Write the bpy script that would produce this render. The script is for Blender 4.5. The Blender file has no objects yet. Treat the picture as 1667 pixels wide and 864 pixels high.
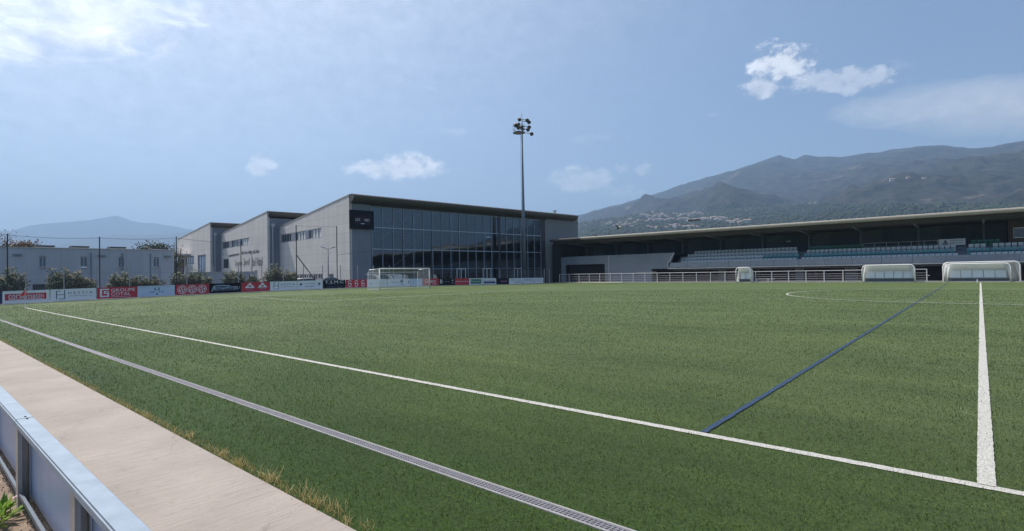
import bpy, bmesh, math, random
import numpy as np
from mathutils import Vector, Matrix, noise
random.seed(7)
R_ = math.radians
SC = bpy.context.scene
COL = SC.collection

# ------------------------------------------------------------------ camera
CAM_H = 1.65
F_PX = 875.266
ROT = np.array([[0.75407348, 0.02249846, 0.6564046],
                [0.6565708, 0.0, -0.7542644],
                [-0.01696979, 0.99974688, -0.01477183]])
cd = bpy.data.cameras.new('camera'); cam = bpy.data.objects.new('camera', cd); COL.objects.link(cam)
cd.sensor_width = 36.0; cd.lens = 36.0 * F_PX / 1667.0
cd.clip_start = 0.05; cd.clip_end = 60000
M4 = Matrix.Identity(4)
u_, s_, v_ = np.linalg.svd(ROT); RO = u_ @ v_
for i in range(3):
    for j in range(3): M4[i][j] = float(RO[i][j])
M4.translation = Vector((0, 0, CAM_H))
cam.matrix_world = M4
SC.camera = cam

# ------------------------------------------------------------------ light
SUN_AZ = 101.0      # degrees from +Y towards -X
SUN_EL = 58.0
sd = Vector((-math.sin(R_(SUN_AZ)) * math.cos(R_(SUN_EL)), math.cos(R_(SUN_AZ)) * math.cos(R_(SUN_EL)), math.sin(R_(SUN_EL))))
sl = bpy.data.lights.new('sun', 'SUN'); sl.energy = 4.6; sl.angle = R_(0.5); sl.color = (1.0, 0.93, 0.84)
so = bpy.data.objects.new('sun', sl); COL.objects.link(so)
so.rotation_euler = sd.to_track_quat('Z', 'Y').to_euler()
so.location = (0, 0, 60)
SC.view_settings.view_transform = 'Standard'; SC.view_settings.look = 'None'
SC.view_settings.gamma = 1; SC.view_settings.use_curve_mapping = False
SC.view_settings.exposure = 0.3
SC.cycles.volume_bounces = 0
SC.cycles.max_bounces = 8
SC.cycles.transparent_max_bounces = 24
SC.cycles.use_denoising = True

def pixdir(px, py):
    d = ROT @ np.array([px - 833.5, 432 - py, -F_PX]); return d / np.linalg.norm(d)

W = bpy.data.worlds.new('World'); SC.world = W; W.use_nodes = True
nt = W.node_tree; N = nt.nodes; LK = nt.links; N.clear()
def nd(t, **k):
    n = N.new(t)
    for a, b in k.items(): setattr(n, a, b)
    return n
def mth(op, a, b=None, c=None, clamp=False):
    n = N.new('ShaderNodeMath'); n.operation = op; n.use_clamp = clamp
    for i, v in enumerate((a, b, c)):
        if v is None: continue
        if isinstance(v, (int, float)): n.inputs[i].default_value = v
        else: LK.new(v, n.inputs[i])
    return n.outputs[0]
sky = nd('ShaderNodeTexSky'); sky.sky_type = 'NISHITA'; sky.sun_disc = False
sky.sun_elevation = R_(SUN_EL); sky.sun_rotation = R_(-SUN_AZ)
sky.altitude = 50; sky.air_density = 1.0; sky.dust_density = 0.7; sky.ozone_density = 1.3
tc = nd('ShaderNodeTexCoord'); DIR = tc.outputs['Generated']
def vdot(v):
    n = N.new('ShaderNodeVectorMath'); n.operation = 'DOT_PRODUCT'; LK.new(DIR, n.inputs[0]); n.inputs[1].default_value = v
    return n.outputs['Value']
def wnoise(scale, detail, rough, stretch=(1, 1, 2.2), off=(0, 0, 0), dist=0.0):
    mp = nd('ShaderNodeMapping'); mp.inputs['Scale'].default_value = stretch; mp.inputs['Location'].default_value = off
    LK.new(DIR, mp.inputs['Vector'])
    n = nd('ShaderNodeTexNoise'); n.inputs['Scale'].default_value = scale; n.inputs['Detail'].default_value = detail
    n.inputs['Roughness'].default_value = rough; n.inputs['Distortion'].default_value = dist
    LK.new(mp.outputs[0], n.inputs['Vector']); return n.outputs['Fac']
n_puff = wnoise(34, 10, 0.66, (1, 1, 1.5))
n_wisp = wnoise(9, 8, 0.62, (1, 1, 2.6), (3.1, 1.2, .4), 0.9)
total = None
# px, py centre, half size x, y (photo pixels), softness-noise gain, density, noise kind, roll of the shape
CL = [(648, 274, 92, 19, .7, 1.0, 0, 0), (665, 264, 44, 18, .8, 1.0, 0, 0), (424, 269, 30, 20, .9, .65, 0, 0), (1270, 106, 56, 38, 1.1, .95, 0, 0), (1238, 142, 34, 20, .9, .7, 0, 0),
      (1365, 130, 125, 24, 1.15, .55, 0, -3), (1640, 174, 270, 58, .22, 1.0, 1, -2), (1480, 180, 160, 32, .4, .8, 1, -2), (945, 292, 56, 24, .75, .55, 0, 0), (1003, 312, 46, 12, 1.4, .28, 0, 0),
      (1046, 277, 21, 12, 1.4, .35, 0, 0), (1013, 272, 16, 11, 1.4, .32, 0, 0), (965, 221, 76, 17, 1.4, .2, 1, 4), (1160, 186, 18, 7, 1.4, .32, 1, 0), (1465, 101, 24, 12, 1.5, .15, 1, 0),
      (662, 128, 28, 9, 1.5, .3, 1, 8), (705, 143, 50, 8, 1.5, .22, 1, 10), (742, 214, 26, 7, 1.5, .25, 1, 0), (235, 303, 28, 12, 1.5, .2, 1, 0), (178, 316, 26, 9, 1.5, .15, 1, 0),
      (40, 0, 330, 125, .8, 1.4, 1, 10), (140, 0, 175, 85, .3, 1.2, 1, 12), (-120, -60, 330, 150, 1.0, .9, 1, 0), (130, 345, 420, 44, 1.2, .14, 1, 0), (300, 352, 100, 14, 1.3, .2, 1, 0)]
for (cx, cy, hx, hy, gain, dens, kind, roll) in CL:
    c = Vector(pixdir(cx, cy)); rt = Vector(pixdir(cx + 1, cy)) - c; rt = (rt - c * rt.dot(c)).normalized(); up = c.cross(rt) * -1
    if up.z < 0: up = -up
    a = R_(roll); rt2 = rt * math.cos(a) - up * math.sin(a); up2 = rt * math.sin(a) + up * math.cos(a)
    sx = (Vector(pixdir(cx + hx, cy)) - Vector(pixdir(cx - hx, cy))).length / 2
    sy = (Vector(pixdir(cx, cy + hy)) - Vector(pixdir(cx, cy - hy))).length / 2
    x = mth('MULTIPLY_ADD', vdot(rt2), 1 / sx, -c.dot(rt2) / sx); y = mth('MULTIPLY_ADD', vdot(up2), 1 / sy, -c.dot(up2) / sy)
    r2 = mth('ADD', mth('MULTIPLY', x, x), mth('MULTIPLY', y, y))
    front = mth('GREATER_THAN', vdot(c), 0.2)
    e = mth('SUBTRACT', 1.15 if kind == 0 else 1.0, r2)
    nz = n_puff if kind == 0 else n_wisp
    v = mth('ADD', e, mth('MULTIPLY', mth('SUBTRACT', nz, 0.56), gain * 4.2))
    rng = 0.75 if kind == 0 else 1.25
    v = mth('MULTIPLY', v, 1 / rng, clamp=True)
    lim = mth('MULTIPLY', mth('ADD', e, 1.1), 1.1, clamp=True)
    v = mth('MULTIPLY', mth('MULTIPLY', mth('MULTIPLY', v, lim), front), dens)
    total = v if total is None else mth('MAXIMUM', total, v)
# veil of thin high cloud towards the sun
sdot = vdot(sd)
veil = mth('MULTIPLY', mth('POWER', mth('MAXIMUM', sdot, 0.0), 2.8), 0.92)
veil = mth('MULTIPLY', veil, mth('ADD', 0.72, mth('MULTIPLY', n_wisp, 0.55)))
total = mth('ADD', total, mth('MULTIPLY', veil, mth('SUBTRACT', 1.0, total)), clamp=True)
shade = mth('MULTIPLY_ADD', n_puff, 0.9, 0.55)
lift = mth('MULTIPLY_ADD', mth('MAXIMUM', sdot, 0.0), 5.2, 6.6)
cc = nd('ShaderNodeCombineColor')
b_ = mth('MULTIPLY', shade, lift)
LK.new(mth('MULTIPLY', b_, 0.97), cc.inputs[0]); LK.new(mth('MULTIPLY', b_, 1.0), cc.inputs[1]); LK.new(mth('MULTIPLY', b_, 1.06), cc.inputs[2])
mx = nd('ShaderNodeMix', data_type='RGBA'); LK.new(total, mx.inputs['Factor']); LK.new(sky.outputs[0], mx.inputs['A']); LK.new(cc.outputs[0], mx.inputs['B'])
bg = nd('ShaderNodeBackground'); bg.inputs['Strength'].default_value = 0.108
LK.new(mx.outputs['Result'], bg.inputs['Color'])
wo = nd('ShaderNodeOutputWorld'); LK.new(bg.outputs[0], wo.inputs['Surface'])

# ------------------------------------------------------------------ helpers
def ray(px, py): return ROT @ np.array([px - 833.5, 432 - py, -F_PX])
def onX(px, py, X):
    w = ray(px, py); t = X / w[0]; return w[1] * t, w[2] * t + CAM_H
def onY(px, py, Y):
    w = ray(px, py); t = Y / w[1]; return w[0] * t, w[2] * t + CAM_H
def gz(x, y):
    t = min(max((-x - 22) / 29.5, 0), 1)
    s = math.sin(math.pi * min(max(y, 0), 62) / 62)
    return .34 * t ** 2.5 * max(s, 0) ** 1.2

def material(name, color, rough=.7, metal=0.0, var=0.0, vscale=3.0, bump=0.0, bscale=20.0, spec=.5, stretch=(1, 1, 1), color2=None, detail=5):
    m = bpy.data.materials.new(name); m.use_nodes = True
    t = m.node_tree; b = t.nodes['Principled BSDF']
    b.inputs['Base Color'].default_value = (*color, 1); b.inputs['Roughness'].default_value = rough; b.inputs['Metallic'].default_value = metal
    b.inputs['Specular IOR Level'].default_value = spec
    if var or bump or color2:
        c = t.nodes.new('ShaderNodeTexCoord'); mp = t.nodes.new('ShaderNodeMapping'); mp.inputs['Scale'].default_value = stretch
        t.links.new(c.outputs['Object'], mp.inputs[0])
    if var or color2:
        n = t.nodes.new('ShaderNodeTexNoise'); n.inputs['Scale'].default_value = vscale; n.inputs['Detail'].default_value = detail; n.inputs['Roughness'].default_value = .6
        t.links.new(mp.outputs[0], n.inputs['Vector'])
        r = t.nodes.new('ShaderNodeValToRGB'); r.color_ramp.elements[0].position = .3; r.color_ramp.elements[1].position = .7
        ca = tuple(max(0, x * (1 - var)) for x in color); cb = tuple(x * (1 + var) for x in color) if color2 is None else color2
        r.color_ramp.elements[0].color = (*ca, 1); r.color_ramp.elements[1].color = (*cb, 1)
        t.links.new(n.outputs['Fac'], r.inputs[0]); t.links.new(r.outputs[0], b.inputs['Base Color'])
    if bump:
        n2 = t.nodes.new('ShaderNodeTexNoise'); n2.inputs['Scale'].default_value = bscale; n2.inputs['Detail'].default_value = 4
        t.links.new(mp.outputs[0], n2.inputs['Vector'])
        bp = t.nodes.new('ShaderNodeBump'); bp.inputs['Strength'].default_value = 1; bp.inputs['Distance'].default_value = bump
        t.links.new(n2.outputs['Fac'], bp.inputs['Height']); t.links.new(bp.outputs[0], b.inputs['Normal'])
    return m

class MB:
    def __init__(s): s.v = []; s.f = []; s.m = []
    def add(s, vs, fs, mi=0):
        o = len(s.v); s.v += [tuple(v) for v in vs]; s.f += [tuple(o + i for i in f) for f in fs]; s.m += [mi] * len(fs)
    def box(s, x0, x1, y0, y1, z0, z1, mi=0, fr=None):
        vs = [(x, y, z) for z in (z0, z1) for y in (y0, y1) for x in (x0, x1)]
        if fr: vs = [fr(*v) for v in vs]
        s.add(vs, [(0, 2, 3, 1), (4, 5, 7, 6), (0, 1, 5, 4), (2, 6, 7, 3), (0, 4, 6, 2), (1, 3, 7, 5)], mi)
    def hexa(s, vs, mi=0):  # bottom 4 ccw, top 4 ccw
        s.add(vs, [(3, 2, 1, 0), (4, 5, 6, 7), (0, 1, 5, 4), (1, 2, 6, 5), (2, 3, 7, 6), (3, 0, 4, 7)], mi)
    def quad(s, a, b, c, d, mi=0): s.add([a, b, c, d], [(0, 1, 2, 3)], mi)
    def tube(s, pts, r, n=8, mi=0, cap=True):
        pts = [Vector(p) for p in pts]; k = len(pts); rs = r if isinstance(r, (list, tuple)) else [r] * k
        vs = []; fs = []
        for i, p in enumerate(pts):
            d = (pts[min(i + 1, k - 1)] - pts[max(i - 1, 0)]).normalized()
            a = d.cross(Vector((0, 0, 1)) if abs(d.z) < .9 else Vector((1, 0, 0))).normalized(); b = d.cross(a)
            for j in range(n):
                t = 2 * math.pi * j / n; vs.append(p + (a * math.cos(t) + b * math.sin(t)) * rs[i])
        for i in range(k - 1):
            for j in range(n):
                q = (j + 1) % n; fs.append((i * n + j, i * n + q, (i + 1) * n + q, (i + 1) * n + j))
        if cap: fs.append(tuple(range(n))[::-1]); fs.append(tuple(range((k - 1) * n, k * n)))
        s.add(vs, fs, mi)
    def bar(s, a, b, w, h=None, mi=0):
        h = h or w; a = Vector(a); b = Vector(b); d = (b - a).normalized()
        r = d.cross(Vector((0, 0, 1)) if abs(d.z) < .95 else Vector((0, 1, 0))).normalized(); u = r.cross(d)
        vs = []
        for p in (a, b):
            for (i, j) in ((-1, -1), (1, -1), (1, 1), (-1, 1)): vs.append(p + r * i * w / 2 + u * j * h / 2)
        s.add(vs, [(3, 2, 1, 0), (4, 5, 6, 7), (0, 1, 5, 4), (1, 2, 6, 5), (2, 3, 7, 6), (3, 0, 4, 7)], mi)
    def prism(s, poly, fr, t0, t1, mi=0):  # poly list of (a,b), fr(a,b,t)
        n = len(poly); vs = [fr(a, b, t0) for a, b in poly] + [fr(a, b, t1) for a, b in poly]
        s.add(vs, [tuple(range(n))[::-1], tuple(range(n, 2 * n))] + [(i, (i + 1) % n, n + (i + 1) % n, n + i) for i in range(n)], mi)
    def build(s, name, mats, parent=None, smooth=False, loc=None, fix=True, bevel=0):
        me = bpy.data.meshes.new(name); me.from_pydata(s.v, [], s.f)
        if not isinstance(mats, (list, tuple)): mats = [mats]
        for m in mats: me.materials.append(m)
        me.polygons.foreach_set('material_index', s.m)
        if smooth: me.polygons.foreach_set('use_smooth', [True] * len(me.polygons))
        me.update()
        if fix:
            bm = bmesh.new(); bm.from_mesh(me); bmesh.ops.recalc_face_normals(bm, faces=bm.faces); bm.to_mesh(me); bm.free()
        o = bpy.data.objects.new(name, me); COL.objects.link(o)
        if parent is not None: o.parent = parent; 
        if loc is not None: o.location = loc
        if bevel:
            b = o.modifiers.new('bevel', 'BEVEL'); b.width = bevel; b.segments = 2; b.limit_method = 'ANGLE'
        return o

def tag(o, label=None, cat=None, group=None, kind=None):
    if label: o['label'] = label
    if cat: o['category'] = cat
    if group: o['group'] = group
    if kind: o['kind'] = kind
    return o
def empty(name, label, cat, group=None, loc=(0, 0, 0), rz=0):
    o = bpy.data.objects.new(name, None); COL.objects.link(o); o.location = loc; o.rotation_euler = (0, 0, rz)
    return tag(o, label, cat, group)
def copy_tree(o, loc, rz=None, label=None, scale=None, group=None):
    r = o.copy(); COL.objects.link(r); r.location = loc
    if rz is not None: r.rotation_euler = (0, 0, rz)
    if scale: r.scale = scale
    if label: r['label'] = label
    if group: r['group'] = group
    for ch in list(o.children):
        c = ch.copy(); COL.objects.link(c); c.parent = r
        for g in list(ch.children):
            d = g.copy(); COL.objects.link(d); d.parent = c
    return r
def struct(o, label=None, cat=None): return tag(o, label, cat, kind='structure')

def text_mesh(mb, txt, fr, a0, a1, b0, b1, t=0.0, mi=0, spacing=1.0, fit=True, shear=0.0):
    """fill the rectangle a0..a1, b0..b1 with the words; fr(a,b,t) gives the world point."""
    cu = bpy.data.curves.new('words', 'FONT'); cu.body = txt; cu.size = 1; cu.resolution_u = 2; cu.space_character = spacing; cu.shear = shear
    cu.align_x = 'LEFT'
    ob = bpy.data.objects.new('words', cu); COL.objects.link(ob)
    dg = bpy.context.evaluated_depsgraph_get(); me = bpy.data.meshes.new_from_object(ob.evaluated_get(dg))
    vs = np.array([v.co[:] for v in me.vertices]); fs = [tuple(p.vertices) for p in me.polygons]
    bpy.data.objects.remove(ob); bpy.data.curves.remove(cu)
    if len(vs) == 0: bpy.data.meshes.remove(me); return
    lo = vs.min(0); hi = vs.max(0); sx = (a1 - a0) / (hi[0] - lo[0]); sy = (b1 - b0) / (hi[1] - lo[1])
    if not fit: sx = sy = min(sx, sy)
    ox = (a0 + a1) / 2 - sx * (lo[0] + hi[0]) / 2; oy = (b0 + b1) / 2 - sy * (lo[1] + hi[1]) / 2
    mb.add([fr(v[0] * sx + ox, v[1] * sy + oy, t) for v in vs], fs, mi)
    bpy.data.meshes.remove(me)
def flat_poly(mb, pts, fr, t=0, mi=0): mb.add([fr(a, b, t) for a, b in pts], [tuple(range(len(pts)))], mi)
def ring(mb, ca, cb, ro, ri, fr, t=0, mi=0, n=20, a0=0, a1=2 * math.pi):
    vs = []
    for i in range(n + 1):
        a = a0 + (a1 - a0) * i / n; vs.append(fr(ca + ro * math.cos(a), cb + ro * math.sin(a), t)); vs.append(fr(ca + ri * math.cos(a), cb + ri * math.sin(a), t))
    mb.add(vs, [(2 * i, 2 * i + 2, 2 * i + 3, 2 * i + 1) for i in range(n)], mi)

# ------------------------------------------------------------------ materials
M = {}
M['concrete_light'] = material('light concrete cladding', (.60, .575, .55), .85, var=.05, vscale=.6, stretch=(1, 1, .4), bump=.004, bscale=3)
def add_joints(m, bw, bh, mort, dark, axes=(0, 2)):
    t = m.node_tree; b = t.nodes['Principled BSDF']; L = t.links; c = t.nodes.new('ShaderNodeTexCoord'); s = t.nodes.new('ShaderNodeSeparateXYZ'); cb = t.nodes.new('ShaderNodeCombineXYZ'); L.new(c.outputs['Object'], s.inputs[0])
    L.new(s.outputs[axes[0]], cb.inputs[0]); L.new(s.outputs[axes[1]], cb.inputs[1]); br_ = t.nodes.new('ShaderNodeTexBrick'); L.new(cb.outputs[0], br_.inputs['Vector'])
    br_.inputs['Scale'].default_value = 1; br_.inputs['Brick Width'].default_value = bw; br_.inputs['Row Height'].default_value = bh; br_.inputs['Mortar Size'].default_value = mort; br_.offset = 0
    br_.inputs['Color1'].default_value = (1, 1, 1, 1); br_.inputs['Color2'].default_value = (.94, .94, .94, 1); br_.inputs['Mortar'].default_value = (dark, dark, dark, 1)
    st_ = t.nodes.new('ShaderNodeTexNoise'); mp = t.nodes.new('ShaderNodeMapping'); mp.inputs['Scale'].default_value = (1.5, 1.5, .12); L.new(c.outputs['Object'], mp.inputs[0]); L.new(mp.outputs[0], st_.inputs['Vector']); st_.inputs['Scale'].default_value = 1; st_.inputs['Detail'].default_value = 6
    rr_ = t.nodes.new('ShaderNodeValToRGB'); rr_.color_ramp.elements[0].position = .35; rr_.color_ramp.elements[1].position = .6; rr_.color_ramp.elements[0].color = (.92, .915, .91, 1); L.new(st_.outputs['Fac'], rr_.inputs[0])
    src = b.inputs['Base Color'].links[0].from_socket
    for col_ in (br_.outputs['Color'], rr_.outputs[0]):
        mx_ = t.nodes.new('ShaderNodeMix'); mx_.data_type = 'RGBA'; mx_.blend_type = 'MULTIPLY'; mx_.inputs['Factor'].default_value = 1; L.new(src, mx_.inputs['A']); L.new(col_, mx_.inputs['B']); src = mx_.outputs['Result']
    L.new(src, b.inputs['Base Color'])
add_joints(M['concrete_light'], 6.0, 1.2, .022, .72)
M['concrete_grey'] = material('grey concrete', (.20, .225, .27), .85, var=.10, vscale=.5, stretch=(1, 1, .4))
M['concrete_block'] = material('grey rendered wall', (.50, .52, .56), .9, var=.06, vscale=.5, stretch=(1, 1, .5))
add_joints(M['concrete_block'], 5.2, 2.37, .02, .75, (1, 2))
M['fascia'] = material('brown grey roof cladding', (.070, .062, .052), .5, var=.08, vscale=1)
M['fascia_pale'] = material('pale roof cladding', (.34, .305, .255), .5, var=.07, vscale=.8)
M['soffit'] = material('dark soffit', (.035, .032, .028), .8)
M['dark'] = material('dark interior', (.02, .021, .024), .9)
M['frame_grey'] = material('grey aluminium', (.42, .45, .48), .4, metal=.3)
M['dark_steel'] = material('dark painted steel', (.035, .038, .045), .5)
M['galv'] = material('galvanised steel', (.42, .45, .47), .38, metal=.75, var=.12, vscale=6, bump=.0006, bscale=60)
M['galv_mast'] = material('galvanised mast steel', (.15, .18, .22), .5, metal=.5, var=.08, vscale=3)
M['white'] = material('white paint', (.78, .78, .77), .5, var=.03, vscale=4)
M['white_rail'] = material('white railing paint', (.56, .56, .58), .5)
M['red'] = material('red print', (.50, .035, .06), .45, var=.05, vscale=2)
M['black'] = material('black print', (.010, .010, .016), .6, spec=.15)
M['navy'] = material('navy print', (.02, .035, .12), .45)
M['print_white'] = material('white print', (.74, .77, .82), .5, var=.03, vscale=1.5)
M['print_blue'] = material('pale blue print', (.50, .60, .78), .5, var=.03, vscale=1.5)
M['mid_blue'] = material('blue lettering', (.10, .17, .42), .5)
M['text_grey'] = material('grey lettering', (.25, .28, .36), .5)
M['green_print'] = material('green print', (.02, .16, .09), .45)
M['purple_dark'] = material('brown lettering', (.10, .03, .10), .5)
M['window'] = material('window glass', (.03, .04, .05), .06, spec=1.0)
M['window_blue'] = material('bluish window glass', (.10, .14, .20), .1, spec=1.0)
M['seat_white'] = material('pale plastic', (.62, .66, .70), .4)
M['seat_teal'] = material('teal plastic', (.10, .32, .38), .4)
M['seat_green'] = material('green plastic', (.02, .17, .12), .4)
M['rust_door'] = material('brown doors', (.10, .055, .055), .6)
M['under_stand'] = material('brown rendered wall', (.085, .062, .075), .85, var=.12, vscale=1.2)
M['door_pale'] = material('pale door', (.30, .31, .36), .6)
M['timber'] = material('brown timber panels', (.065, .045, .038), .7, var=.15, vscale=2, stretch=(6, 1, .5))
M['back_panel'] = material('dark grey panelling', (.085, .105, .125), .7, var=.15, vscale=.5, stretch=(3, 1, .3))
M['beam_grey'] = material('grey steel beam', (.17, .19, .21), .6)

def glass_material():
    m = bpy.data.materials.new('curtain wall glass'); m.use_nodes = True; t = m.node_tree; t.nodes.clear()
    g = t.nodes.new('ShaderNodeBsdfGlossy'); g.inputs['Roughness'].default_value = .02; g.inputs['Color'].default_value = (.78, .90, 1, 1)
    tr = t.nodes.new('ShaderNodeBsdfTransparent'); tr.inputs['Color'].default_value = (.42, .52, .62, 1)
    fr = t.nodes.new('ShaderNodeFresnel'); fr.inputs['IOR'].default_value = 2.0
    c = t.nodes.new('ShaderNodeTexCoord'); n = t.nodes.new('ShaderNodeTexNoise'); n.inputs['Scale'].default_value = .35; n.inputs['Detail'].default_value = 1
    t.links.new(c.outputs['Object'], n.inputs['Vector'])
    bp = t.nodes.new('ShaderNodeBump'); bp.inputs['Distance'].default_value = .012; bp.inputs['Strength'].default_value = 1
    t.links.new(n.outputs['Fac'], bp.inputs['Height']); t.links.new(bp.outputs[0], g.inputs['Normal'])
    mad = t.nodes.new('ShaderNodeMath'); mad.operation = 'MULTIPLY_ADD'; mad.inputs[1].default_value = .9; mad.inputs[2].default_value = .05
    t.links.new(fr.outputs[0], mad.inputs[0])
    mx = t.nodes.new('ShaderNodeMixShader'); t.links.new(mad.outputs[0], mx.inputs[0]); t.links.new(tr.outputs[0], mx.inputs[1]); t.links.new(g.outputs[0], mx.inputs[2])
    o = t.nodes.new('ShaderNodeOutputMaterial'); t.links.new(mx.outputs[0], o.inputs[0]); return m
M['glass'] = glass_material()

def mesh_material(name, color, pitch, wire, axes=(0, 2)):
    """wires in a square grid over object coordinates a, b; the rest is open air"""
    m = bpy.data.materials.new(name); m.use_nodes = True; t = m.node_tree; b = t.nodes['Principled BSDF']
    b.inputs['Base Color'].default_value = (*color, 1); b.inputs['Roughness'].default_value = .5
    c = t.nodes.new('ShaderNodeTexCoord'); sp = t.nodes.new('ShaderNodeSeparateXYZ'); t.links.new(c.outputs['Object'], sp.inputs[0])
    outs = []
    for a in axes:
        d = t.nodes.new('ShaderNodeMath'); d.operation = 'DIVIDE'; d.inputs[1].default_value = pitch; t.links.new(sp.outputs[a], d.inputs[0])
        f = t.nodes.new('ShaderNodeMath'); f.operation = 'FRACT'; t.links.new(d.outputs[0], f.inputs[0])
        l = t.nodes.new('ShaderNodeMath'); l.operation = 'LESS_THAN'; l.inputs[1].default_value = wire / pitch; t.links.new(f.outputs[0], l.inputs[0]); outs.append(l.outputs[0])
    mxm = t.nodes.new('ShaderNodeMath'); mxm.operation = 'MAXIMUM'; t.links.new(outs[0], mxm.inputs[0]); t.links.new(outs[1], mxm.inputs[1])
    t.links.new(mxm.outputs[0], b.inputs['Alpha']); return m

# ------------------------------------------------------------------ ground
def turf_material():
    m = bpy.data.materials.new('artificial turf'); m.use_nodes = True; t = m.node_tree; b = t.nodes['Principled BSDF']; L = t.links
    c = t.nodes.new('ShaderNodeTexCoord')
    def nz(scale, detail, rough, st=(1, 1, 1)):
        mp = t.nodes.new('ShaderNodeMapping'); mp.inputs['Scale'].default_value = st; L.new(c.outputs['Object'], mp.inputs[0])
        n = t.nodes.new('ShaderNodeTexNoise'); n.inputs['Scale'].default_value = scale; n.inputs['Detail'].default_value = detail; n.inputs['Roughness'].default_value = rough
        L.new(mp.outputs[0], n.inputs['Vector']); return n.outputs['Fac']
    def mix(kind, f, a, bb):
        n = t.nodes.new('ShaderNodeMix'); n.data_type = 'RGBA'; n.blend_type = kind
        for k, v in (('Factor', f), ('A', a), ('B', bb)):
            if isinstance(v, (int, float)): n.inputs[k].default_value = v
            elif isinstance(v, tuple): n.inputs[k].default_value = (*v, 1)
            else: L.new(v, n.inputs[k])
        return n.outputs['Result']
    def ramp(f, p0, p1, c0=(0, 0, 0), c1=(1, 1, 1)):
        r = t.nodes.new('ShaderNodeValToRGB'); r.color_ramp.elements[0].position = p0; r.color_ramp.elements[1].position = p1
        r.color_ramp.elements[0].color = (*c0, 1); r.color_ramp.elements[1].color = (*c1, 1); L.new(f, r.inputs[0]); return r.outputs[0]
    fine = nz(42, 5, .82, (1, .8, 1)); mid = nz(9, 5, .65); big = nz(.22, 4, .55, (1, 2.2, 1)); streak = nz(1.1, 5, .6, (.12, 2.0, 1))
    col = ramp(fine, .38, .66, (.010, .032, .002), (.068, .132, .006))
    pale_sheen = ramp(fine, .36, .66, (.036, .056, .014), (.175, .228, .070))  # pale backlit sheen away from the near edge, put into the colour
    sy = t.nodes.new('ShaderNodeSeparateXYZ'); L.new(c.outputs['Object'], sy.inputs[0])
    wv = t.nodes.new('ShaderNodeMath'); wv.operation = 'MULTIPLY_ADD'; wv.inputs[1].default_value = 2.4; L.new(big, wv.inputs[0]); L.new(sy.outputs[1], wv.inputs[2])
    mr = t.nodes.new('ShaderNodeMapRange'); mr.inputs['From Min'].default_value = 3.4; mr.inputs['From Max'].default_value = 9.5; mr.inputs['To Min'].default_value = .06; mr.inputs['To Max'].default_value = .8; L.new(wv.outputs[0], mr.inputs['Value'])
    col = mix('MIX', mr.outputs[0], col, pale_sheen)
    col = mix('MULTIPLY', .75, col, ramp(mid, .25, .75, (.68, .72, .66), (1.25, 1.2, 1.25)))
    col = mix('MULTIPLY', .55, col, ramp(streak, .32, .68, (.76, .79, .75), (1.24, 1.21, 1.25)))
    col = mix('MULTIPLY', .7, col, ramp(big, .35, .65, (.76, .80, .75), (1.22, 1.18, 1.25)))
    L.new(col, b.inputs['Base Color'])
    b.inputs['Roughness'].default_value = .6; b.inputs['Specular IOR Level'].default_value = .14
    b.inputs['Sheen Weight'].default_value = .07; b.inputs['Sheen Roughness'].default_value = .5; b.inputs['Sheen Tint'].default_value = (.9, 1, .8, 1)
    bp = t.nodes.new('ShaderNodeBump'); bp.inputs['Distance'].default_value = .035; bp.inputs['Strength'].default_value = .9
    L.new(fine, bp.inputs['Height'])
    bp2 = t.nodes.new('ShaderNodeBump'); bp2.inputs['Distance'].default_value = .05; bp2.inputs['Strength'].default_value = .5
    L.new(mid, bp2.inputs['Height']); L.new(bp.outputs[0], bp2.inputs['Normal']); L.new(bp2.outputs[0], b.inputs['Normal'])
    return m
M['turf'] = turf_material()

def sheet(name, x0, x1, y0, y1, mat, dz=0.0, step=1.0, n=None):
    nx = max(1, int(math.ceil((x1 - x0) / step))); ny = max(1, int(math.ceil((y1 - y0) / step)))
    mb = MB(); vs = []; fs = []
    for j in range(ny + 1):
        for i in range(nx + 1):
            x = x0 + (x1 - x0) * i / nx; y = y0 + (y1 - y0) * j / ny; vs.append((x, y, gz(x, y) + dz))
    for j in range(ny):
        for i in range(nx): a = j * (nx + 1) + i; fs.append((a, a + 1, a + nx + 2, a + nx + 1))
    mb.add(vs, fs); return mb.build(name, mat, fix=False, smooth=True)

BX = -51.5
struct(sheet('artificial_turf', BX + .55, 60, 1.94, 70.6, M['turf']), 'green artificial turf of the football pitch', 'turf')

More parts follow.
